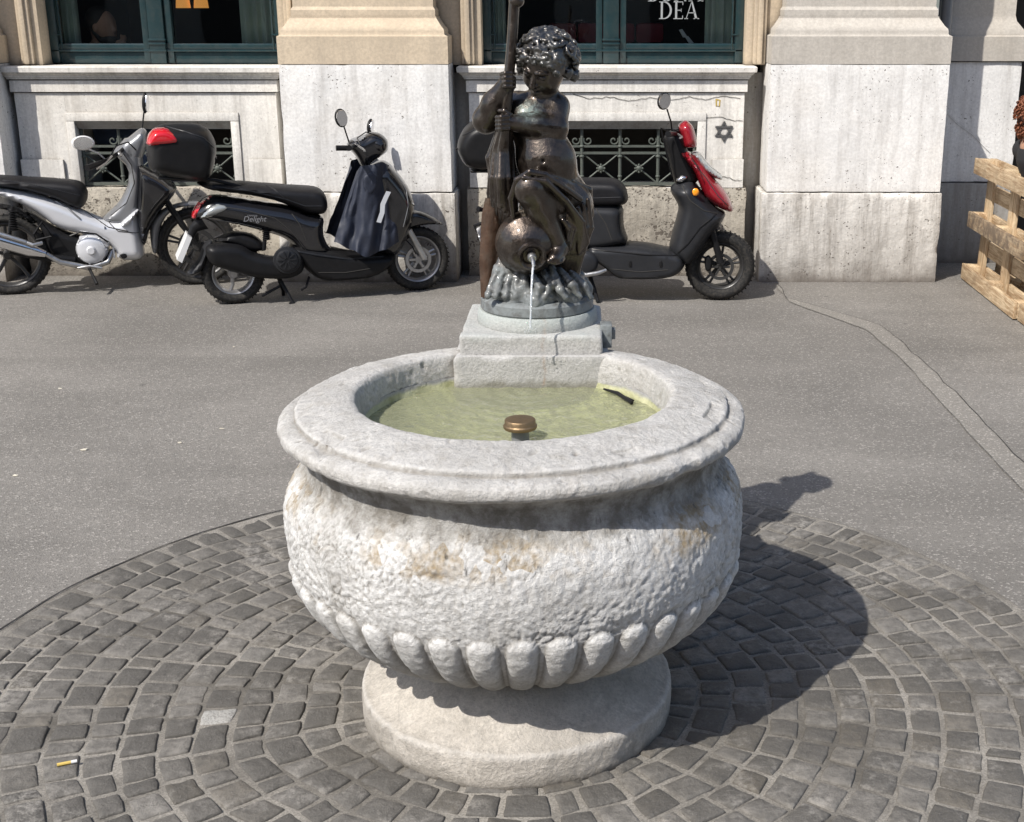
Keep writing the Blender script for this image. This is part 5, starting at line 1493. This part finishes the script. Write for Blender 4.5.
kfs = K.shell('front_shield', M['black_paint'], [(364,168),(384,158),(396,170),(408,186),(414,203),(412,220),(404,243),(396,256),(382,257),(370,246),(372,225),(370,191)], .17, .09, wf=lambda x, z: .55+.45*min(1, max(0, (z-.1)/.35)))
K.shell('headlamp', M['lamp_lens'], [(398,193),(405,194),(412,200),(414,206),(404,204)], .14, .03, h=.01)
K.shell('front_fender', M['black_paint'], [(396,232),(396,222),(402,213),(414,209),(427,213),(440,221),(443,225),(432,224),(420,225),(408,228),(400,236)], .07, .03, h=.012)
for t in (.085, -.085): K.tubep('fork_leg', M['alu'], [(409,230,t),(424.5,258,t)], [.019,.021], seg=14)
# handlebar, dash and headset
hs = K.shell('handlebar_cowl', M['black_paint'], [(346,146),(350,139),(361,137),(371,131),(381,133),(388,141),(387,151),(378,158),(371,162),(367,170),(361,168),(356,156)], .085, .05)
K.shell('dash_panel', M['gunmetal'], [(350,139),(360,136),(367,134),(362,141),(354,144)], .07, .02, h=.01)
for t in (.30, -.30):
    sg = 1 if t > 0 else -1
    K.tubep('handlebar_grip', M['black_plastic'], [(354,146,.07*sg),(351,147,.17*sg),(349,148,.31*sg)] if sg > 0 else [(354,146,-.07),(352,146,-.17),(352,146,-.31)], [.014,.017,.018], seg=12)
K.tubep('brake_lever', M['alu'], [(357,145,.16),(363,149,.24),(365,151,.32)], .006, seg=6)
K.tubep('handlebar_end', M['black_plastic'], [(336,148,.05),(347,148,.05)], .017)
K.mirror(341,118,.22,.040,.056,[(343.5,125,.22),(346,133,.18),(349,142,.10)], R(12), tilt=R(-10))
K.mirror(370,126,-.20,.024,.048,[(368,132,-.2),(363,143,-.12)], R(50), tilt=R(25))
K.shell('helmet_visor', M['black_paint'], [(364,141),(370,133),(381,133),(388,140),(388,150),(380,157),(369,155)], .10, .09, h=.014)
# apron: cloth with folds hanging from the bars round the shield
def apron():
    mb = MB(); top = [(357,171),(361,166),(372,165),(382,162),(389,165)]; mid = [(344,210),(356,205),(371,210),(385,205),(396,200)]; bot = [(334,242),(352,250),(366,257),(384,250),(400,242)]
    nx_, nz_ = 46, 34; vs = []
    def curve(pts, u):
        f = u*(len(pts)-1); i = min(int(f), len(pts)-2); k = f-i; k = k*k*(3-2*k); return pts[i][0]+(pts[i+1][0]-pts[i][0])*(f-i), pts[i][1]+(pts[i+1][1]-pts[i][1])*k
    for j in range(nz_+1):
        v = j/nz_
        for i in range(nx_+1):
            u = i/nx_; a_, b_, c_ = curve(top, u), curve(mid, u), curve(bot, u)
            x_ = a_[0]*(1-v)*(1-2*v)+4*b_[0]*v*(1-v)+c_[0]*v*(2*v-1); y_ = a_[1]*(1-v)*(1-2*v)+4*b_[1]*v*(1-v)+c_[1]*v*(2*v-1)
            t = .19-.10*(2*u-1)**2*(1-v*.3)+.028*v*math.sin(u*15+v*1.5)+.012*math.sin(u*31+v*4)*v+.03*v+.03*mn.noise(Vector((u*4,v*2.5,3)))+.012*mn.noise(Vector((u*11,v*7,5)))
            vs.append(K.L(x_, y_, t))
    n1 = nx_+1
    mb.faces(vs, [(j*n1+i, j*n1+i+1, (j+1)*n1+i+1, (j+1)*n1+i) for j in range(nz_) for i in range(nx_)])
    bk = [Vector((v.x*1.0, v.y+.006, v.z)) for v in vs]; mb.faces(bk, [(j*n1+i, (j+1)*n1+i, (j+1)*n1+i+1, j*n1+i+1) for j in range(nz_) for i in range(nx_)])
    # far side of the apron
    fs_ = [Vector((v.x, -v.y+.0, v.z)) for v in vs]; mb.faces(fs_, [(j*n1+i, (j+1)*n1+i, (j+1)*n1+i+1, j*n1+i+1) for j in range(nz_) for i in range(nx_)])
    return mb.build('leg_apron', M['cloth_navy'], K.root, sharp=180)
ap = apron()
K.shell('apron_flap', M['cloth_navy'], [(357,172),(366,167),(371,172),(371,182),(366,190),(361,190),(357,184)], .012, .012, parent=ap, h=.012, y0=-.205)
mb = MB(); tp = [(389,191),(386,197),(383,204),(382.5,212),(379,222)]
vs = []
for (x_, y_) in tp: vs += [K.L(x_-2.6, y_, .222), K.L(x_+2.0, y_+1, .222)]
mb.faces(vs, [(2*i,2*i+1,2*i+3,2*i+2) for i in range(len(tp)-1)]); mb.build('reflective_stripe', M['reflect_tape'], ap)
# drive, muffler, stand, carrier, plate
K.shell('drive_cover', M['black_plastic'], [(203,246),(208,241),(224,240),(240,242),(252,250),(276,254),(290,246),(302,250),(302,268),(290,275),(270,276),(250,274),(228,268),(208,261)], .07, .05, y0=-.10)
mb = MB(); mb.lathe([(.001,-.035),(.05,-.035),(.062,-.03),(.068,-.018),(.08,-.015),(.084,0),(.001,.0)], K.L(287,260,.17), (0,1,0), 32)
for k in range(10):
    a = k*math.pi/5; mb.box(K.L(287,260,.207)+Vector((.034*math.cos(a),0,.034*math.sin(a))), (.044,.006,.006), Matrix.Rotation(-a,3,'Y'))
mb.build('fan_cover', M['dark_grey_plastic'], K.root)
K.shell('rear_fender', M['dark_grey_plastic'], [(186,274),(190,268),(199,258),(202,246),(210,238),(214,241),(209,250),(206,262),(200,272),(192,276)], .07, .03, h=.012)
K.shell('air_box', M['black_plastic'], [(214,240),(230,231),(250,232),(262,240),(268,250),(250,252),(235,245)], .08, .03)
for i in range(6):
    mb = None
mb = MB()
for i in range(7): mb.lathe([(.018,0),(.026,.004),(.018,.009)], K.L(266,228,.10)+Vector((0,0,-.012*i)), (0,0,1), 16)
mb.tube([K.L(266,224,.10), K.L(264,250,.10)], .012, 10); mb.build('shock_absorber', M['black_plastic'], K.root)
mb = MB(); mb.tube([K.L(279,278,.06), K.L(287,292,.10), K.L(294,305,.14)], [.014,.012,.012], 8); mb.tube([K.L(279,278,-.06), K.L(283,290,-.10), K.L(284,302,-.14)], [.014,.012,.012], 8); mb.tube([K.L(262,296,.1), K.L(280,286,.08)], .009, 8); mb.tube([K.L(280,281,.08), K.L(280,281,-.08)], .012, 8)
mb.tube([K.L(294,305,.14), K.L(289,304,.14)], .013, 8); mb.build('centre_stand', M['black_plastic'], K.root)
K.tubep('side_stand', M['black_plastic'], [(309,277,.10),(306,287,.16),(301,290,.17)], .008, seg=6)
K.tubep('luggage_rack', M['black_plastic'], [(262,192,.09),(215,180,.09),(180,179,.09),(160,178,.0),(180,179,-.09),(215,180,-.09),(262,192,-.09)], .011)
bx_ = K.shell('top_box', M['black_plastic'], [(146,145),(148,136),(152,129),(162,124),(180,123),(198,123.5),(209,129),(215,140),(216.5,150),(214,165),(209,179),(195,181),(168,176),(150,171),(147,160)], .20, .07, h=.022, n=2)
bx_k = bx_
K.shell('box_seam', M['dark_grey_plastic'], [(145.5,153),(152,153),(180,155),(216.5,156),(216.5,158.5),(180,157.5),(152,156),(146,156)], .205, .07, parent=bx_, h=.015, n=0)
K.shell('box_reflector', M['redlens'], [(144.5,144),(147,133),(153,126.5),(165,125.5),(175,131),(181,140),(174,142.5),(160,144)], .115, .03, parent=bx_, h=.012, y0=-.095, n=1)
pv = [K.L(177,260,.09), K.L(182,263,.09), K.L(192,238,.09), K.L(187.5,235,.09)]
mb = MB(); vs = pv+[v+Vector((0,.18,0)) for v in pv]; mb.faces(vs, [(0,1,2,3),(7,6,5,4),(0,4,5,1),(1,5,6,2),(2,6,7,3),(3,7,4,0)]); mb.build('number_plate', M['white'], K.root)
K.tubep('plate_bracket', M['black_plastic'], [(190,238,0),(194,228,0),(204,222,0)], [.02,.03,.05])
word_mesh(K, 'Delight', .046, 243, 221.5, .158, M['badge'], .25)
word_mesh(K, 'YAMAHA', .015, 247, 216.5, .158, M['badge'], .0)
# ------------------------------------------------ silver underbone motorbike
V = Bike('parked_motorbike', 'silver underbone motorbike with black seat parked at the left edge below the seated man', 'motorbike', (8,294), (197,284))
V.wheel(8,251,43,.085,M['rim_dark'],5,False,'plain'); V.wheel(197,244,40,.075,M['rim_dark'],5,True)
vseat = V.shell('seat', M['seat'], [(-40,168),(-20,173),(0,175),(28,176.5),(64,178.5),(81,181),(88,190),(88,199),(82,209),(70,205),(56,198),(28,190),(0,186),(-30,182)], .12, .045)
vsp = V.shell('side_panel', M['silver'], [(-35,178),(-10,185),(17,188),(56,198),(84,210),(106,219),(122,218),(134,208),(140,212),(143,235),(146,259),(120,260),(113,246),(92,235),(59,229),(42,215),(17,201),(-10,193)], .13, .06, wf=lambda x, z: .8)
vfc = V.shell('front_column', M['gunmetal'], [(115,155),(122,139),(134,136),(142,148),(144,172),(142,200),(138,220),(122,226),(98,219),(106,214),(119,202),(128,186),(129,168)], .09, .05, n=1)
V.shell('under_frame', M['black_plastic'], [(20,205),(60,230),(95,238),(112,250),(112,262),(100,268),(60,262),(48,250),(40,225)], .075, .04)
V.shell('leg_shield', M['black_paint'], [(137,160),(145,166),(162,174),(178,186),(173,197),(163,207),(151,225),(146,246),(140,240),(136,215),(138,185)], .15, .06, n=1)
V.shell('front_stripe', M['silver'], [(137,165),(146,168),(160,175),(175,185),(174,188),(158,180),(143,173)], .155, .05, h=.012)
V.shell('front_fender', M['gunmetal'], [(149,228),(154,216),(163,208),(176,203),(196,200),(214,204),(210,208),(192,205),(176,208),(166,216),(160,228),(158,254),(152,253)], .055, .025, h=.013)
V.shell('chrome_trim', M['silver'], [(118,222),(138,205),(141,209),(132,222),(124,226)], .137, .02, h=.01)
for t in (.075, -.075): V.tubep('fork_leg', M['black_plastic'], [(166,200,t),(196,244,t)], [.018,.016], seg=12)
V.shell('headset', M['gunmetal'], [(112,152),(118,145),(130,136),(141,127),(147,130),(149,141),(144,155),(138,166),(130,168),(122,160)], .09, .05)
V.tubep('handlebar_grip', M['black_plastic'], [(106,161,.25),(87,168,.40)] , [.016,.019], seg=12)
V.tubep('handlebar', M['black_plastic'], [(132,143,-.2),(126,146,.0),(120,152,.14),(106,161,.26)], .012, seg=10)
V.tubep('brake_lever', M['alu'], [(112,156,.24),(106,163,.30),(97,169,.38)], .006, seg=6)
V.tubep('handlebar_grip', M['black_plastic'], [(139,138,-.2),(138,140,-.38)], [.016,.019], seg=12)
V.shell('switch_box', M['alu'], [(118,150),(122,148),(125,153),(121,156)], .03, .012, y0=-.16, h=.01)
V.mirror(83,143,.34,.066,.044,[(88,149,.34),(98,153,.28),(106,160,.22)], R(8), 'white')
V.mirror(145,103,-.1,.022,.066,[(144,112,-.1),(142,129,-.1),(140,136,-.08)], R(60), tilt=R(10))
mb = MB(); ce = V.L(92,249,.06)
mb.lathe([(.001,-.06),(.06,-.058),(.085,-.045),(.095,-.02),(.10,.0),(.10,.12),(.001,.12)], ce, (0,1,0), 28)
for k in range(5): mb.box(ce+Vector((.13+.012*k*2,.05,.0)), (.010,.12,.13-.01*k), None)
mb.box(ce+Vector((.02,.03,.05)), (.18,.14,.08), None, bev=.02)
for k in range(7):
    a = k*.9; mb.ball(ce+Vector((.085*math.cos(a),-.035,.085*math.sin(a))), .010, nu=8, nv=6)
mb.lathe([(.001,-.075),(.02,-.075),(.03,-.06)], ce, (0,1,0), 16)
mb.build('engine', M['silver'], V.root)
V.tubep('exhaust_silencer', M['chrome'], [(-42,226,.14),(-20,233,.14),(0,240,.14),(30,249,.14),(46,254,.14)], [.045,.050,.050,.046,.022], seg=20)
V.tubep('exhaust_pipe', M['alu'], [(46,254,.14),(60,262,.13),(90,268,.10),(108,262,.09),(113,250,.04)], .017)
mb = MB()
for i in range(9): mb.lathe([(.017,0),(.027,.005),(.017,.010)], V.L(12,212,.14)+Vector((0,0,-.0145*i)), (0,0,1), 16)
mb.tube([V.L(13,206,.14), V.L(9,238,.14)], .013, 10); mb.build('shock_absorber', M['black_plastic'], V.root)
mb = MB(); mb.tube([V.L(10,251,.11), V.L(40,257,.10), V.L(75,260,.07)], [.022,.022,.026], 10); mb.tube([V.L(34,234,.12), V.L(42,222,.12), V.L(52,236,.12), V.L(36,240,.12)], .009, 8, closed=True); mb.build('swing_arm', M['black_plastic'], V.root)
V.tubep('footrest', M['alu'], [(20,240,.17),(33,245,.2),(42,243,.17)], .012)
V.shell('foot_guard', M['alu'], [(14,236),(22,232),(26,240),(33,244),(28,250),(20,246)], .012, .01, y0=-.15, h=.01)
V.tubep('side_stand', M['black_plastic'], [(87,264,.08),(92,274,.16),(97,284,.22)], [.012,.010,.011], seg=8)
V.tubep('gear_pedal', M['alu'], [(78,268,.14),(90,266,.15),(102,268,.15)], .008)
V.shell('rear_fender', M['black_plastic'], [(-40,205),(-20,203),(0,203),(22,208),(38,222),(34,224),(18,213),(0,208),(-25,209)], .05, .02, h=.014)
V.shell('tank_badge', M['black_plastic'], [(120,251),(127,250),(129,254),(124,256)], .005, .005, y0=-.118, h=.008)
# ------------------------------------------------ red scooter
Q = Bike('parked_scooter', 'red and dark grey scooter with black top box parked behind the statue', 'scooter', (531,298), (720,299))
Q.wheel(531,266,33,.12,M['rim_dark'],5,False); Q.wheel(720,264.5,34.5,.115,M['rim_dark'],5,True)
qseat = Q.shell('seat', M['seat'], [(500,176),(520,172),(548,175),(570,178),(600,177.5),(617,178.5),(626,186),(629,200),(623,205),(591,205.5),(560,204),(520,196),(502,188)], .135, .045)
qb = Q.shell('body', M['dark_grey_plastic'], [(498,190),(530,196),(591,201),(624,202),(623,225),(630,242),(610,247),(588,250),(565,240),(530,222),(500,210)], .135, .06)
Q.shell('tail_panel', M['red'], [(505,205),(540,212),(575,212),(590,217),(600,228),(589,240),(570,236),(530,222),(506,214)], .145, .05)
Q.shell('tail_light', M['redlens'], [(492,198),(500,194),(506,200),(505,212),(497,212)], .10, .03, h=.012)
qfb = Q.shell('floorboard', M['dark_grey_plastic'], [(586,241),(610,242),(640,242),(666,247),(682,250),(686,262),(680,271),(669,276.5),(640,278),(616,277),(602,264),(588,256)], .16, .04)
for x_ in (630, 660): Q.shell('floor_plug', M['black_plastic'], [(x_-1.5,256),(x_+1.5,256),(x_+1.5,262),(x_-1.5,262)], .004, .004, y0=-.163, h=.008)
qls = Q.shell('leg_shield', M['dark_grey_plastic'], [(668,188),(680,180),(693,178),(705,195),(716,207),(727,212),(720,224),(711,234),(701,249),(690,264),(680,262),(668,250),(672,232),(677,215),(679,205)], .17, .08)
qfp = Q.shell('front_panel', M['red'], [(676,150),(688,150),(697,158),(706,165),(714,177),(722,186),(729,196),(734,209),(730,212),(722,209),(712,204),(704,196),(700,186),(694,172),(686,162)], .15, .07)
Q.shell('headlamp', M['lamp_lens'], [(690,152),(698,150),(706,160),(714,168),(722,174),(722.5,180),(714,178),(704,172),(697,162)], .115, .04, h=.012)
Q.shell('handlebar_cowl', M['red'], [(677,126),(682,121),(687,120),(693,126),(696,136),(697.5,147),(691,147.5),(684,148),(682,138)], .10, .04)
Q.shell('steering_column', M['black_plastic'], [(663,138),(668,131),(677,128),(684,138),(687,149),(694,165),(700,180),(690,186),(676,187),(671,170),(668,155)], .075, .04)
Q.shell('indicator', M['orange'], [(690.5,188),(692,184.5),(696,184.5),(698,188),(696,192),(692,192)], .010, .02, y0=-.168, h=.007)
Q.shell('ignition_cap', M['chrome'], [(675,178),(681,173),(689,174),(683,181),(677,181)], .03, .015, y0=-.06, h=.008)
Q.mirror(664,101,.12,.043,.052,[(667,109,.12),(671,122,.10),(672,132,.06)], R(20), tilt=R(15))
for sg in (1, -1): Q.tubep('handlebar_grip', M['black_plastic'], [(676,134,.07*sg),(671,134,.18*sg),(668,134,.32*sg)], [.014,.017,.018], seg=12)
Q.tubep('brake_lever', M['alu'], [(678,134,.15),(682,137,.24),(680,138,.32)], .006, seg=6)
Q.tubep('brake_cable', M['black_plastic'], [(668,131,.12),(661,128,.16),(664,142,.15),(668,160,.12),(672,176,.10)], .005, seg=6)
for t in (.085, -.085): Q.tubep('fork_leg', M['black_plastic'], [(711,228,t),(721,263,t)], [.020,.022], seg=14)
Q.shell('brake_caliper', M['black_plastic'], [(703,256),(708,252),(712,258),(711,268),(705,270)], .02, .015, y0=-.07, h=.01)
Q.shell('front_fender', M['dark_grey_plastic'], [(688,252),(694,238),(706,228),(718,225),(722,228),(710,234),(700,243),(694,254)], .075, .03, h=.012)
Q.shell('drive_cover', M['black_plastic'], [(520,255),(545,248),(575,246),(592,248),(598,262),(592,274),(560,277),(525,276)], .06, .04, y0=-.10)
mb = MB(); mb.lathe([(.001,-.03),(.05,-.03),(.065,-.02),(.075,0),(.001,0)], Q.L(586,263,.16), (0,1,0), 28); mb.build('fan_cover', M['dark_grey_plastic'], Q.root)
Q.tubep('kick_starter', M['alu'], [(577,272,.20),(586,275,.20),(598,273,.20),(606,270,.18)], [.010,.014,.014,.010])
mb = MB(); mb.tube([Q.L(590,276,.06), Q.L(594,288,.10), Q.L(598,302,.14)], .012, 8); mb.tube([Q.L(590,276,-.06), Q.L(592,288,-.10), Q.L(594,300,-.14)], .012, 8); mb.tube([Q.L(591,278,.08), Q.L(591,278,-.08)], .012, 8); mb.build('centre_stand', M['black_plastic'], Q.root)
Q.shell('rear_fender', M['black_plastic'], [(484,262),(488,240),(498,224),(506,215),(512,220),(502,236),(494,262)], .06, .03, h=.014)
Q.tubep('plate_bracket', M['black_plastic'], [(498,214,0),(486,222,0),(474,226,0),(478,232,0)], [.02,.014,.010,.01])
Q.shell('number_plate', M['white'], [(477,228),(480,227),(486,246),(483,248)], .09, .01, h=.01, n=0)
for t in (.16, -.16): Q.tubep('rear_indicator', M['black_plastic'], [(496,212,t*.3),(484,210,t*.8),(478,209,t)], [.008,.012,.018], seg=10)
Q.tubep('luggage_rack', M['black_plastic'], [(560,180,.08),(530,171,.08),(490,171,.08),(472,171,0),(490,171,-.08),(530,171,-.08),(560,180,-.08)], .011)
bx_ = Q.shell('top_box', M['black_plastic'], [(457,149),(459,137),(465,126),(476,118),(495,115),(515,118),(526,130),(530,148),(526,164),(515,169),(480,169.5),(466,166)], .20, .08, h=.022)
Q.shell('box_seam', M['dark_grey_plastic'], [(456,146.5),(480,147.5),(530,148),(530,150.5),(480,150),(456,149.5)], .206, .07, parent=bx_, h=.015, n=0)
Q.shell('box_plate', M['alu'], [(470,168.5),(482,169.5),(482,172),(472,171)], .06, .01, h=.008, n=0)
for (bk, ob, nm, mt, pts, rd) in (
    (K, kseat, 'seat_seam', 'dark_grey_plastic', [(215,187),(250,191),(285,199),(305,206),(322,206)], .0035),
    (K, kseat, 'seat_piping', 'dark_grey_plastic', [(262,184),(275,190),(285,199)], .003),
    (K, bo, 'panel_gap', 'crack', [(215,206),(245,210),(275,218),(292,232),(306,250)], .003),
    (K, bo, 'panel_gap', 'crack', [(292,214),(300,225),(306,240)], .003),
    (K, bo, 'body_highlight', 'gunmetal', [(210,221),(238,223.5),(262,229)], .003),
    (K, kfs, 'panel_gap', 'gunmetal', [(398,174),(406,190),(407,206),(402,226)], .003),
    (K, kfb, 'floor_edge', 'dark_grey_plastic', [(296,251),(320,255),(350,259),(384,257)], .006),
    (K, kfb, 'panel_gap', 'crack', [(318,272),(345,272),(370,268)], .003),
    (K, bx_k, 'lid_ridge', 'dark_grey_plastic', [(166,127),(185,131),(203,137),(213,147)], .004),
    (V, vseat, 'seat_seam', 'dark_grey_plastic', [(2,181),(28,184),(56,190),(80,196)], .003),
    (V, vsp, 'panel_gap', 'crack', [(48,200),(66,206),(84,214),(108,228),(128,232)], .0035),
    (V, vsp, 'panel_inset', 'gunmetal', [(54,203),(66,209),(80,220)], .007),
    (V, vsp, 'panel_gap', 'crack', [(106,222),(118,232),(138,234)], .003),
    (V, vsp, 'panel_bolt', 'black_plastic', [(104,228.5),(105,228.5)], .009),
    (V, vfc, 'panel_gap', 'crack', [(120,150),(131,166),(134,184),(126,204),(110,217)], .003),
    (Q, qseat, 'seat_seam', 'dark_grey_plastic', [(560,196),(595,198),(625,197)], .003),
    (Q, qb, 'panel_gap', 'crack', [(596,209),(606,224),(612,240)], .0035),
    (Q, qls, 'panel_gap', 'crack', [(682,186),(690,200),(704,210),(718,214)], .0035),
    (Q, qls, 'shield_ridge', 'black_plastic', [(716,214),(700,226),(688,242),(678,252)], .005),
    (Q, qfb, 'floor_edge', 'black_plastic', [(592,249),(616,251),(650,254),(680,256)], .006),
    (Q, qfb, 'panel_gap', 'crack', [(610,268),(640,271),(668,269)], .003),
    (Q, qfp, 'panel_gap', 'crack', [(692,160),(706,178),(718,196),(728,206)], .003),
    (Q, bx_, 'lid_ridge', 'dark_grey_plastic', [(463,135),(480,127),(500,126)], .004)):
    bk.trim(nm, M[mt], ob, pts, rd)
K.tubep('brake_cable', M['black_plastic'], [(362,148,.14),(357,138,.10),(366,132,.08),(378,136,.09)], .004, seg=6)
K.tubep('brake_cable', M['black_plastic'], [(404,238,.06),(412,246,.09),(416,254,.08)], .004, seg=6)
V.tubep('brake_cable', M['black_plastic'], [(110,157,.22),(116,146,.18),(128,142,.12),(136,150,.1)], .0045, seg=6)
V.tubep('brake_cable', M['black_plastic'], [(150,190,.08),(166,206,.09),(180,226,.08),(192,240,.07)], .0045, seg=6)
V.tubep('heat_shield', M['alu'], [(-20,228,.19),(4,235,.19),(26,242,.19)], [.012,.014,.012], seg=8)
V.tubep('shift_cable', M['black_plastic'], [(70,236,.12),(80,232,.13),(96,234,.13),(108,242,.11)], .006, seg=6)
# ================================================================== LIGHT, SKY, CAMERA
sd_ = Vector((-.585,-.66,1.0)).normalized()
el = math.asin(sd_.z); az = math.atan2(sd_.x, sd_.y)
W = bpy.data.worlds.new('World'); SC.world = W; W.use_nodes = True
nt = W.node_tree; bg = nt.nodes['Background']
sk = nd(nt, 'ShaderNodeTexSky', sky_type='NISHITA', sun_disc=False, sun_elevation=el, sun_rotation=az % (2*math.pi), altitude=400., air_density=1.0, dust_density=2.2, ozone_density=1.0)
nt.links.new(sk.outputs[0], bg.inputs[0]); bg.inputs[1].default_value = .15
sl = bpy.data.lights.new('sun', 'SUN'); sl.energy = 5.0; sl.angle = R(.53); sl.color = (1., .955, .89)
so = bpy.data.objects.new('sun', sl); COL.objects.link(so); so.rotation_euler = sd_.to_track_quat('Z', 'Y').to_euler(); so.location = (-5,-6,9)
cam = bpy.data.cameras.new('camera'); co = bpy.data.objects.new('camera', cam); COL.objects.link(co)
cam.sensor_width = 36; cam.sensor_fit = 'HORIZONTAL'; cam.lens = F/1024*36; cam.shift_x = (512-CX)/1024; cam.clip_end = 1000; cam.clip_start = .05
co.location = (0,0,H); co.rotation_euler = (R(90)-PITCH, 0, 0)
SC.camera = co
SC.view_settings.view_transform = 'Standard'; SC.view_settings.look = 'None'; SC.view_settings.exposure = 0; SC.view_settings.gamma = 1
SC.cycles.max_bounces = 8; SC.cycles.transparent_max_bounces = 12; SC.cycles.caustics_reflective = False; SC.cycles.caustics_refractive = False
SC.cycles.sample_clamp_indirect = 4
